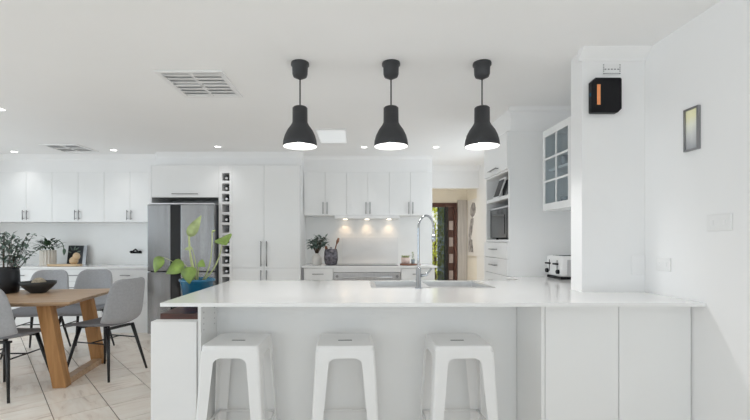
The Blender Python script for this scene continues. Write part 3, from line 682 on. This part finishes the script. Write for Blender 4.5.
# ------------------------------------------------------------------ pendants
def make_pendant():
    t = Thing('pendant_lamp', '', 'lamp', group='charcoal pendant lamps over the island')
    # origin at the ceiling
    t.part('ceiling_rose', MB().lathe([(0.058, 0), (0.060, -0.006), (0.060, -0.018), (0.052, -0.022), (0.050, -0.075), (0.044, -0.092), (0.020, -0.104), (0.008, -0.110)], (0, 0, 0), 28), 'charcoal')
    t.part('cord', MB().tube([(0, 0, -0.10), (0, 0, -0.30)], 0.0045, 8), 'black')
    z = -0.288
    outer = [(0.012, z), (0.040, z-0.002), (0.049, z-0.010), (0.050, z-0.105), (0.060, z-0.125), (0.082, z-0.155), (0.099, z-0.190), (0.109, z-0.225), (0.1127, z-0.262)]
    sh = t.part('shade', MB().lathe(outer + [(0.1105, z-0.2625)], (0, 0, 0), 40, cap0=True, cap1=False), 'charcoal')
    inner = [(0.1105, z-0.2625), (0.1070, z-0.225), (0.0965, z-0.190), (0.080, z-0.158), (0.058, z-0.130), (0.047, z-0.110), (0.045, z-0.03), (0.01, z-0.02)]
    t.part('liner', MB().lathe(inner, (0, 0, 0), 40, cap0=False), 'liner', parent=sh, label='white enamel inside of the shade')
    t.part('bulb', MB().ball((0, 0, z-0.20), 0.045, 18, 12), 'bulb')
    t.part('socket', MB().lathe([(0.02, z-0.03), (0.022, z-0.165)], (0, 0, 0), 14), 'white')
    l = bpy.data.lights.new('pendant_light', 'SPOT'); l.energy = 21; l.spot_size = math.radians(150); l.spot_blend = 0.5; l.shadow_soft_size = 0.05; l.color = (1.0, 0.992, 0.98)
    t.light(l, (0, 0, z-0.268))
    return t.o
pd = make_pendant()
for k, (x, lb) in enumerate(((-0.375, 'leftmost charcoal dome pendant, nearest the ceiling vent'), (0.224, 'middle charcoal dome pendant over the island'), (0.823, 'rightmost charcoal dome pendant, nearest the black wall box'))):
    o = pd if k == 0 else copy_tree(pd); o.location = (x, 2.745, H); o['label'] = lb

# ------------------------------------------------------------------ downlights
def make_down():
    t = Thing('downlight', '', 'light', group='recessed ceiling downlights')
    t.part('trim_ring', MB().lathe([(0.046, -0.001), (0.047, -0.004), (0.038, -0.005), (0.036, -0.001)], (0, 0, 0), 24, cap0=False, cap1=False), 'white')
    t.part('lens', MB().lathe([(0.0365, -0.0035), (0.0365, -0.001)], (0, 0, 0), 24), 'lens')
    l = bpy.data.lights.new('downlight_lamp', 'SPOT'); l.energy = 16; l.spot_size = math.radians(112); l.spot_blend = 0.9; l.shadow_soft_size = 0.04; l.color = (1.0, 0.998, 0.99)
    t.light(l, (0, 0, -0.012))
    return t.o
dl = make_down()
DL = [(-3.176, 3.71, 'downlight at the left photo edge above the dining table'), (-4.52, 5.50, 'leftmost small downlight in front of the sideboard wall cabinets'), (-3.15, 5.40, 'downlight in front of the wall cabinet nearest the fridge'), (-1.736, 5.20, 'downlight in front of the wine rack and fridge housing'),
      (0.088, 5.228, 'downlight between the left and middle pendants, before the rangehood'), (0.99, 5.228, 'downlight left of the right pendant, at the hall end of the cooking wall'),
      (-3.2, 0.6, 'added unseen downlight over the dining end behind the photographer'), (-1.0, 0.2, 'added unseen downlight behind the photographer in the middle of the room'), (0.9, 0.3, 'added unseen downlight behind the photographer near the right wall'), (-1.0, -1.6, 'added unseen downlight near the rear glass doors'), (1.6, 8.0, 'added unseen downlight brightening the hall')]  # added lamps out of view, behind the camera and in the hall
for k, (x, y, lb) in enumerate(DL):
    o = dl if k == 0 else copy_tree(dl); o.location = (x, y, H); o['label'] = lb
    if y > 7:  # added hall lamp, made stronger to brighten the hall
        for c in o.children:
            if c.type == 'LIGHT': c.data = c.data.copy(); c.data.energy = 190; c.data.spot_size = math.radians(168); c.data.color = (1.0, 0.98, 0.94)
# skylight diffuser
t = Thing('ceiling_panel_light', 'flat white rectangular panel light on the ceiling behind the left pendant', 'light', (-0.275, 4.66, H-0.015), world=True)
t.part('frame', MB().box(-0.44, -0.11, 4.37, 4.385, H-0.015, H-0.0005).box(-0.44, -0.11, 4.955, 4.97, H-0.015, H-0.0005).box(-0.44, -0.425, 4.385, 4.955, H-0.015, H-0.0005).box(-0.125, -0.11, 4.385, 4.955, H-0.015, H-0.0005), 'white')
t.part('diffuser', B(-0.425, -0.125, 4.385, 4.955, H-0.010, H-0.0005), 'skylight')
# ceiling vents
def vent(x0, x1, y0, y1, lb, n):
    t = Thing('ceiling_vent', lb, 'vent', ((x0+x1)/2, (y0+y1)/2, H), world=True, group='ceiling air vents')
    w = 0.035; zb = H-0.012; xm = (x0+x1)/2
    t.part('frame', MB().box(x0, x1, y0, y0+w, zb, H).box(x0, x1, y1-w, y1, zb, H).box(x0, x0+w, y0+w, y1-w, zb, H).box(x1-w, x1, y0+w, y1-w, zb, H).box(xm-0.012, xm+0.012, y0+w, y1-w, zb, H), 'white', bev=0.003)
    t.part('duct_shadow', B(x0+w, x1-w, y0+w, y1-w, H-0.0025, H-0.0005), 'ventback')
    ym = (y0+y1)/2; t.part('cross_bar', B(x0+w, x1-w, ym-0.010, ym+0.010, zb, H-0.001), 'white')
    p = (y1-y0-2*w)/n
    for (a, b, s) in ((x0+w, xm-0.012, -1), (xm+0.012, x1-w, -1)):
        for k in range(n):
            yc = y0+w+p*(k+0.5); q = MB(); hw = p*(0.39 if a < xm-0.02 else 0.455)
            za, zb2 = (H-0.004, H-0.013) if s > 0 else (H-0.013, H-0.004)
            q.hexa([(a, yc-hw, za-0.0015), (b, yc-hw, za-0.0015), (b, yc+hw, zb2-0.0015), (a, yc+hw, zb2-0.0015)], [(a, yc-hw, za), (b, yc-hw, za), (b, yc+hw, zb2), (a, yc+hw, zb2)])
            t.part('slat', q, 'white')
vent(-1.396, -0.927, 2.86, 3.388, 'large square white louvred vent on the ceiling near the left pendant', 7)
vent(-3.86, -3.40, 5.06, 5.5, 'faint white ceiling vent before the sideboard wall cabinets', 5)

# ------------------------------------------------------------------ right wall and pier fittings
py = 2.567
t = Thing('wall_box', 'black wall box with chamfered corners and an amber strip on the pier', 'wall box', (1.534, py, 2.013), world=True)
c = 0.024; x0, x1, z0, z1 = 1.424, 1.607, 2.008, 2.220
t.part('case', MB().prism([(x0, z0+0.006), (x0+0.006, z0), (x1-c, z0), (x1, z0+c), (x1, z1-0.008), (x1-0.008, z1), (x0+c, z1), (x0, z1-c)], py-0.038, py-0.0005, 'y'), 'black', bev=0.003)
t.part('amber_strip', B(1.456, 1.476, py-0.0395, py-0.037, 2.055, 2.178), 'orange', label='glowing amber vertical strip')
t.part('side_mark', B(x0-0.001, x0+0.001, py-0.027, py-0.018, 2.11, 2.13), 'blue')
t = Thing('wall_label', 'small white card with rows of dark marks above the black wall box', 'label', (1.565, py, 2.245), world=True)
t.part('card', B(1.512, 1.620, py-0.004, py-0.0005, 2.252, 2.318), 'white')
mk = MB()
for i in range(5): mk.box(1.522+i*0.0195, 1.532+i*0.0195, py-0.005, py-0.0035, 2.281, 2.286)
for x in (1.516, 1.616):
    for z in (2.258, 2.272, 2.284, 2.296, 2.310): mk.box(x-0.0025, x+0.0025, py-0.005, py-0.0035, z-0.003, z+0.003)
mk.box(1.516, 1.616, py-0.0046, py-0.0035, 2.257, 2.260)
t.part('printed_marks', mk, 'print_dark')
t = Thing('small_picture', 'small narrow silver framed picture in yellow and grey on the right wall', 'picture', (XW, 2.214, 1.71), world=True)
y0, y1, z0, z1 = 2.150, 2.246, 1.706, 1.931; w = 0.009
t.part('frame', MB().box(XW-0.016, XW-0.0005, y0, y0+w, z0, z1).box(XW-0.016, XW-0.0005, y1-w, y1, z0, z1).box(XW-0.016, XW-0.0005, y0+w, y1-w, z0, z0+w).box(XW-0.016, XW-0.0005, y0+w, y1-w, z1-w, z1), 'handle')
t.part('print', B(XW-0.008, XW-0.0005, y0+w, y1-w, z0+w, z1-w), 'art_small')
def plate(lb, cat, y0, y1, z0, z1, n, name):
    t = Thing(name, lb, cat, (XW, (y0+y1)/2, z0), world=True)
    t.part('plate', B(XW-0.009, XW-0.0005, y0, y1, z0, z1), 'white', bev=0.003)
    for k in range(n):
        yc = y0+(y1-y0)*(k+0.5)/n; zc = (z0+z1)/2
        t.part('rocker', B(XW-0.012, XW-0.008, yc-0.008, yc+0.008, zc-0.012, zc+0.012), 'matte', bev=0.001)
plate('white double light switch on the right wall', 'switch', 1.966, 2.106, 1.278, 1.361, 2, 'light_switch')
plate('white power point on the right wall just above the island worktop', 'power point', 2.352, 2.464, 1.055, 1.131, 2, 'power_point')
t = Thing('blank_plate', 'faint white square plate low on the pier face', 'plate', (1.735, py, 1.02), world=True)
t.part('plate', B(1.690, 1.770, py-0.006, py-0.0005, 1.02, 1.14), 'wall', bev=0.002); t.part('screw', MB().lathe([(0.003, -0.0008), (0.003, 0.0)], (1.73, py-0.006, 1.08), 8, 'y'), 'white')

# ------------------------------------------------------------------ dining table and chairs
TZ = 0.73; th = math.radians(9); L_, W_ = 1.95, 0.98
ct, stt = math.cos(th), math.sin(th)
ncx, ncy = -2.333, 3.39
tc_ = (ncx - (L_/2*ct + W_/2*stt), ncy - (L_/2*stt - W_/2*ct))
t = Thing('dining_table', 'oak dining table with slanted trestle legs', 'table', (tc_[0], tc_[1], 0), rz=th)
# boat-edged top: bevelled underside
hx, hy = L_/2, W_/2
t.part('table_top', MB().hexa([(-hx+.03, -hy+.03, TZ-0.034), (hx-.03, -hy+.03, TZ-0.034), (hx-.03, hy-.03, TZ-0.034), (-hx+.03, hy-.03, TZ-0.034)], [(-hx, -hy, TZ-0.012), (hx, -hy, TZ-0.012), (hx, hy, TZ-0.012), (-hx, hy, TZ-0.012)]).box(-hx, hx, -hy, hy, TZ-0.012, TZ), 'oak', bev=0.002)
for s in (1, -1):
    def leg(yc):
        xb, xt = s*(hx-0.13), s*(hx-0.255); w = 0.052; d = 0.045
        return MB().hexa([(xb-w, yc-d, 0), (xb+w, yc-d, 0), (xb+w, yc+d, 0), (xb-w, yc+d, 0)], [(xt-w, yc-d, TZ-0.035), (xt+w, yc-d, TZ-0.035), (xt+w, yc+d, TZ-0.035), (xt-w, yc+d, TZ-0.035)])
    for yc in (-0.345, 0.345): t.part('leg', leg(yc), 'oakleg', bev=0.004)
    t.part('floor_rail', B(s*(hx-0.13)-0.04, s*(hx-0.13)+0.04, -0.30, 0.30, 0.001, 0.055), 'oak', bev=0.003)
    xt = s*(hx-0.255); t.part('top_rail', B(xt-0.03, xt+0.03, -0.30, 0.30, TZ-0.09, TZ-0.035), 'oak')
def make_chair():
    t = Thing('dining_chair', '', 'chair', group='grey shell dining chairs around the table')
    seat = [(.235, .425, .180, .0), (.225, .440, .198, .002), (.18, .450, .212, .008), (.08, .452, .222, .014), (-.03, .445, .226, .022), (-.12, .443, .227, .032), (-.17, .458, .227, .042)]
    back = [(-.17, .458, .227, .042), (-.205, .50, .226, .05), (-.228, .56, .223, .056), (-.245, .65, .216, .058), (-.258, .74, .205, .052), (-.266, .80, .192, .044), (-.270, .835, .172, .036), (-.272, .853, .140, .028), (-.2725, .860, .105, .02)]
    def rows(pr):
        out = []
        allp = seat + back[1:]
        for (y, z, hw, cu) in pr:
            i = allp.index((y, z, hw, cu)); a = allp[max(0, i-1)]; b = allp[min(len(allp)-1, i+1)]
            ty, tz = b[0]-a[0], b[1]-a[1]; ln = math.hypot(ty, tz); ny, nz = tz/ln, -ty/ln
            out.append([(v*hw, y+ny*cu*v*v, z+nz*cu*v*v) for v in (-1, -.85, -.6, -.3, 0, .3, .6, .85, 1)])
        return out
    t.part('seat', MB().grid(rows(seat)), 'fabric_shaded', solid=0.022, sub=1); t.part('backrest', MB().grid(rows(back)), 'fabric', solid=0.022, sub=1)
    for sx in (1, -1):
        for sy in (1, -1):
            t.part('leg', MB().tube([(sx*.135, sy*.135-0.01, .432), (sx*.215, sy*.215-0.01, 0)], [0.016, 0.009], 10), 'blackmetal')
        k = 0.30/0.432; x = .215-(.08*k); 
        t.part('stretcher', MB().tube([(sx*x, x-0.01, .30), (sx*x, -x-0.01, .30)], 0.006, 8), 'blackmetal')
    x = .215-(.08*.30/.432)
    t.part('cross_bar', MB().tube([(-x, 0.0, .30), (x, 0, .30)], 0.006, 8), 'blackmetal')
    t.part('under_frame', B(-.14, .14, -.15, -.11, .415, .430), 'blackmetal'); t.part('under_frame', B(-.14, .14, .09, .13, .420, .434), 'blackmetal')
    return t.o
ch = make_chair()
for k, (x, y, r, lb) in enumerate(((-2.345, 3.89, math.radians(74), 'light grey shell chair at the right end of the table, nearest the island'),
                                   (-2.85, 3.40, math.radians(0), 'grey shell chair at the left photo edge, on the near side of the table'),
                                   (-3.04, 4.62, math.radians(184), 'grey shell chair on the far side of the table, nearer the fridge'),
                                   (-3.50, 4.56, math.radians(188), 'grey shell chair on the far side of the table, behind the charcoal bowl'))):
    o = ch if k == 0 else copy_tree(ch); o.location = (x, y, 0); o.rotation_euler = (0, 0, r); o['label'] = lb; o.scale = ((1.0, 1.18, 1.03) if k == 0 else (1.0, 1.1, 1.03))

# things on the table
rv = random.Random(11)
t = Thing('table_vase', 'black vase of grey-green eucalyptus stems on the dining table', 'vase', (-3.36, 3.965, TZ))
t.part('vase', MB().lathe([(0.10, 0), (0.118, 0.01), (0.126, 0.10), (0.122, 0.20), (0.115, 0.242), (0.105, 0.242), (0.108, 0.19), (0.10, 0.05)], (0, 0, 0), 28), 'vase')
stems = MB(); leaves = MB()
for i in range(20):
    a = rv.uniform(0, 2*PI); sp = rv.uniform(0.03, 0.30); hh = rv.uniform(0.18, 0.42) if sp > 0.16 else rv.uniform(0.26, 0.44)
    if math.cos(a)*sp < -0.05 and rv.random() < 0.2: continue
    p0 = Vector((math.cos(a)*0.05, math.sin(a)*0.05, 0.12)); p2 = Vector((math.cos(a)*sp, math.sin(a)*sp, 0.20+hh*0.85)); p1 = (p0+p2)/2+Vector((0, 0, 0.07))
    pts = []
    for k in range(8):
        u = k/7; pts.append(p0*(1-u)**2+p1*2*u*(1-u)+p2*u*u)
    stems.tube(pts, [0.0035]*4+[0.002]*4, 5)
    for k in range(3, 8):
        for q in range(4):
            d = Vector((rv.uniform(-1, 1), rv.uniform(-1, 1), rv.uniform(-0.5, 0.7)))
            leaves.leaf(pts[k]+Vector((rv.uniform(-.01, .01),)*3), d, rv.uniform(0.045, 0.075), rv.uniform(0.022, 0.034), nl=2)
t.part('stems', stems, 'twig', kind='stuff'); t.part('foliage', leaves, 'euc', kind='stuff')
t = Thing('bowl', 'wide charcoal bowl on the dining table', 'bowl', (-3.05, 3.99, TZ))
t.part('shell', MB().lathe([(0.062, 0), (0.066, 0.004), (0.115, 0.05), (0.145, 0.085), (0.147, 0.108), (0.140, 0.108), (0.130, 0.08), (0.09, 0.03), (0.03, 0.016)], (0, 0, 0), 32), 'bowl')
for k, (dx, dy, lb) in enumerate(((-0.01, 0.02, 'beige woven orb in the charcoal bowl'),)):
    single('decor_orb', MB().ball((-3.05+dx, 3.99+dy, TZ+0.016+0.066), 0.062, 16, 10), 'orb', lb, 'ornament', (-3.05+dx, 3.99+dy, TZ+0.02))

# ------------------------------------------------------------------ sideboard items
t = Thing('ribbed_pot_plant', 'dark leafy plant in a pale ribbed pot on the sideboard', 'plant', (-4.267, 5.76, Lz))
prof = MB(); n = 32; rr = []
for (r, z) in ((0.086, 0), (0.092, 0.01), (0.092, 0.205), (0.086, 0.215), (0.08, 0.205)):
    rr.append([((r+(0.006 if (i % 2 == 0) else -0.006))*math.cos(2*PI*i/n), (r+(0.006 if (i % 2 == 0) else -0.006))*math.sin(2*PI*i/n), z) for i in range(n+1)])
prof.grid(rr, False); t.part('pot', prof, 'ribbed')
t.part('soil', MB().lathe([(0.078, 0.17), (0.078, 0.195)], (0, 0, 0), 20), 'soil')
lf = MB()
for i in range(54):
    a = rv.uniform(0, 2*PI); q = rv.uniform(0.02, 0.20); z = 0.21+rv.uniform(0, 0.17)*(1.1-q*3)
    lf.leaf((math.cos(a)*q*0.7, math.sin(a)*q*0.5, max(0.2, z)), (math.cos(a), math.sin(a)*0.6, rv.uniform(-0.5, 0.9)), rv.uniform(0.07, 0.12), rv.uniform(0.035, 0.06), nl=3)
t.part('foliage', lf, 'darkleaf', kind='stuff')
arc = [(0.05, 0, 0.2)] + [(0.13-0.10*math.cos(PI*k/8), -0.02, 0.24+0.11*math.sin(PI*k/8)) for k in range(9)]
t.part('trailing_stem', MB().tube(arc, 0.005, 6).leaf(arc[-1], (0.2, 0, -1), 0.10, 0.05, up=(0, 1, 0)), 'darkleaf')
t = Thing('leaning_picture', 'black and grey botanical picture leaning on the sideboard splashback', 'picture', (-4.03, 5.98, Lz), rz=0)
def lean(x0, x1, z0, z1, off, thk):
    k = math.tan(math.radians(9))
    return MB().hexa([(x0, off+z0*k, z0), (x1, off+z0*k, z0), (x1, off+thk+z0*k, z0), (x0, off+thk+z0*k, z0)], [(x0, off+z1*k, z1), (x1, off+z1*k, z1), (x1, off+thk+z1*k, z1), (x0, off+thk+z1*k, z1)])
t.part('board', lean(-0.135, 0.135, 0.001, 0.275, 0, 0.016), 'handle')
t.part('dark_print', lean(-0.132, 0.085, 0.006, 0.272, -0.002, 0.003), 'vase')
bl = MB(); k9 = math.tan(math.radians(9))
for (x, z, l, a) in ((-0.07, 0.2, 0.07, 2.0), (-0.05, 0.2, 0.08, 1.2), (-0.03, 0.21, 0.07, 0.6), (-0.08, 0.17, 0.06, 2.8), (0.0, 0.18, 0.06, 0.3)):
    bl.leaf((x, -0.004+z*k9, z), (math.cos(a), 0, math.sin(a)), l, 0.022, up=(0, 1, 0), droop=0.0, nl=3, fold=0)
t.part('printed_leaves', bl, 'euc')
t = Thing('wooden_tray', 'long pale wooden board lying on the sideboard before the picture', 'board', (-3.96, 5.66, Lz))
t.part('board', MB().prism([(-0.20, -0.05), (-0.14, -0.075), (0.18, -0.075), (0.21, -0.04), (0.21, 0.04), (0.18, 0.075), (-0.14, 0.075), (-0.20, 0.05)], 0.001, 0.026, 'z'), 'beech', bev=0.006)
t.part('handle_knob', MB().ball((-0.225, 0, 0.014), 0.02, 10, 6, 0.6), 'beech')
t = Thing('wooden_ornament', 'pale bulbous wooden ornament resting on the board beside the picture', 'ornament', (-3.86, 5.70, Lz+0.026))
t.part('lower_body', MB().lathe([(0.03, 0), (0.05, 0.02), (0.055, 0.05), (0.045, 0.08), (0.02, 0.10)], (-0.01, 0, 0), 18), 'beech')
t.part('upper_body', MB().ball((0.025, 0, 0.105), 0.045, 16, 10, 1.15), 'beech')
t = Thing('wall_tap', 'small black spout fixture on the splashback beside the fridge', 'tap', (-3.20, YB-0.013, 1.05))
t.part('back_plate', MB().box(-0.10, 0.06, -0.012, 0, -0.012, 0.018), 'black', bev=0.004); t.part('spout', MB().tube([(0.0, -0.01, 0.02), (0.0, -0.06, 0.05), (0.0, -0.12, 0.03)], 0.011, 8), 'black')
for x in (-0.08, 0.045): t.part('knob', MB().lathe([(0.016, -0.035), (0.018, 0)], (x, -0.01, 0.012), 12, 'y'), 'black')

# ------------------------------------------------------------------ cooking wall items
t = Thing('white_vase', 'small white bottle vase of green foliage beside the pantry', 'vase', (-0.555, 5.75, Cz))
t.part('vase', MB().lathe([(0.055, 0), (0.068, 0.01), (0.070, 0.09), (0.062, 0.115), (0.030, 0.145), (0.026, 0.16), (0.020, 0.16), (0.02, 0.13)], (0, 0, 0), 24), 'ceramic')
lf = MB(); sm_ = MB()
for i in range(24):
    a = rv.uniform(0, 2*PI); sp = rv.uniform(0.04, 0.20); tip = Vector((max(-0.10, min(0.13, math.cos(a)*sp + rv.uniform(-0.02, 0.05))), math.sin(a)*sp*0.5, rv.uniform(0.24, 0.42)))
    sm_.tube([(0, 0, 0.12), tip*0.5+Vector((0, 0, 0.12)), tip], 0.003, 5)
    for k in range(9):
        p = tip*(0.55+0.05*k)+Vector((0, 0, 0.11*(1-k/9)))
        lf.leaf(p, (rv.uniform(-1, 1), rv.uniform(-1, 1), rv.uniform(-0.4, 0.8)), rv.uniform(0.055, 0.085), 0.036, nl=2)
t.part('stems', sm_, 'twig', kind='stuff'); t.part('foliage', lf, 'euc', kind='stuff')
t = Thing('utensil_crock', 'dark woven crock of kitchen utensils left of the cooktop', 'crock', (-0.355, 5.69, Cz))
t.part('crock', MB().lathe([(0.065, 0), (0.084, 0.02), (0.096, 0.10), (0.092, 0.18), (0.082, 0.22), (0.072, 0.22), (0.07, 0.05)], (0, 0, 0), 24), 'mesh')
for x0, y0, x1, z1, nm, mm in ((0.03, 0, 0.105, 0.37, 'wooden_spoon', 'walnut'), (-0.03, 0.01, -0.075, 0.26, 'spatula', 'walnut'), (0.0, -0.02, 0.0, 0.25, 'ladle', 'handle')):
    m = MB().tube([(x0*0.3, y0, 0.06), (x1*0.75, y0, z1*0.8)], 0.008, 8)
    m.tube([(x1*0.72, y0, z1*0.77), (x1*0.86, y0, z1*0.88), (x1, y0, z1)], [0.008, 0.021, 0.014], 10)
    t.part(nm, m, mm)
t = Thing('small_board', 'small round brown board on the worktop right of the cooktop', 'board', (0.70, 5.72, Cz))
t.part('disc', MB().lathe([(0.11, 0.001), (0.115, 0.008), (0.115, 0.016), (0.11, 0.02)], (0, 0, 0), 28), 'walnut'); t.part('handle_tab', MB().box(0.09, 0.17, -0.015, 0.015, 0.003, 0.018), 'walnut', bev=0.004)
t = Thing('blush_pot', 'small blush pot with a succulent on the round board', 'pot', (0.665, 5.72, Cz+0.02))
t.part('pot', MB().lathe([(0.04, 0), (0.055, 0.005), (0.062, 0.08), (0.055, 0.085), (0.05, 0.06)], (0, 0, 0), 22), 'pink')
lf = MB()
for i in range(14):
    a = 2*PI*i/14; lf.leaf((0.03*math.cos(a), 0.02*math.sin(a), 0.06), (math.cos(a)*0.4, math.sin(a)*0.4, 1), 0.07, 0.02, nl=2)
t.part('succulent', lf, 'leaf2', kind='stuff')
t = Thing('green_sprig', 'small pale green sprig in a glass on the round board', 'plant', (0.765, 5.70, Cz+0.02))
t.part('glass', MB().lathe([(0.022, 0), (0.026, 0.06), (0.022, 0.06), (0.018, 0.005)], (0, 0, 0), 16), 'glassware')
lf = MB()
for i in range(16): lf.leaf((0, 0, 0.03+0.008*i), (math.cos(i*2.4), math.sin(i*2.4), 0.6), 0.045, 0.022, nl=2)
t.part('sprig', lf.tube([(0, 0, 0.01), (0, 0, 0.16)], 0.003, 5), 'leaf2', kind='stuff')

# ------------------------------------------------------------------ plant stand and blue pot
t = Thing('plant_stand', 'dark mahogany plant stand behind the left island end', 'stand', (-1.19, 2.98, 0), world=True)
t.part('top', B(-1.285, -1.02, 2.72, 3.22, 0.715, 0.755), 'mahog', bev=0.004)
t.part('apron', B(-1.265, -1.04, 2.74, 3.20, 0.64, 0.715), 'mahog')
for x in (-1.265, -1.075):
    for y in (2.745, 3.165): t.part('leg', B(x, x+0.03, y, y+0.03, 0, 0.64), 'mahog')
pc = (-1.168, 3.05, 0.755)
t = Thing('potted_plant', 'large lime-leaved plant in a blue glazed pot beside the fridge', 'plant', pc)
pot = t.part('pot', MB().lathe([(0.085, 0), (0.092, 0.006), (0.118, 0.175), (0.126, 0.18), (0.126, 0.197), (0.116, 0.197), (0.110, 0.17)], (0, 0, 0), 32, cap1=False), 'blue')
t.part('soil', MB().lathe([(0.111, 0.165), (0.111, 0.172)], (0, 0, 0), 24), 'soil', parent=pot)
def wp(px, py_, y): return Vector(((px-357)*y/417 - pc[0], y-pc[1], EYE-(py_-240)*y/417 - pc[2]))
def stemleaf(base, tipw, leafdir, ln, wd, m, up=(0, -1, 0.25), bend=(0, 0, 0.05), r=0.005, fold=0.15, droop=0.15):
    b = Vector(base); mid = (b+tipw)/2+Vector(bend)
    pts = [b*(1-u)**2+mid*2*u*(1-u)+tipw*u*u for u in [k/8 for k in range(9)]]
    s_ = t.part('stem', MB().tube(pts, [r]*5+[r*0.7]*4, 6), 'stem')
    t.part('leaf', MB().leaf(tipw, leafdir, ln, wd, up=up, nl=7, fold=fold, droop=droop, tip=0.8), m, solid=0.0015, parent=s_)
c0 = (0.0, 0, 0.17)
stemleaf((0.0, 0, 0.17), wp(189, 236, 3.02), (0.50, 0, 0.85), 0.17, 0.075, 'leaf2', up=(0.4, -1, 0.1), fold=0.4, droop=0.1, bend=(-0.03, 0, 0.0), r=0.010)
stemleaf((0.03, 0, 0.17), wp(223, 237, 3.0), (0.1, -0.2, -0.1), 0.11, 0.13, 'leaf', up=(0, -1, 0.5), bend=(0.06, 0, -0.06))
stemleaf((0.02, 0.02, 0.17), wp(212, 232, 3.06), (0.6, 0, 0.35), 0.03, 0.02, 'leaf2', bend=(0.05, 0, -0.09))
stemleaf((-0.02, -0.02, 0.17), wp(184, 264, 2.98), (-0.85, -0.2, -0.40), 0.14, 0.125, 'leaf', up=(-0.1, -1, 0.6), bend=(0.01, 0, 0.03))
stemleaf((-0.01, -0.03, 0.17), wp(189, 267, 2.95), (0.1, -0.3, -0.75), 0.12, 0.11, 'leaf', up=(0, -1, 0.3), bend=(0, 0, 0.04))
stemleaf((-0.03, 0, 0.17), wp(162, 257, 3.0), (-0.35, -0.2, -0.75), 0.12, 0.095, 'leaf', up=(-0.2, -1, 0.3), bend=(0.03, 0, 0.05), r=0.003)
stemleaf((-0.01, 0.02, 0.17), wp(192, 248, 3.04), (-0.7, 0, -0.1), 0.06, 0.03, 'leaf2', bend=(0.02, 0, 0.0), r=0.004)
stemleaf((0.01, -0.02, 0.17), wp(199, 262, 2.98), (0.4, -0.3, -0.2), 0.07, 0.06, 'leaf', bend=(0.0, 0, 0.02))
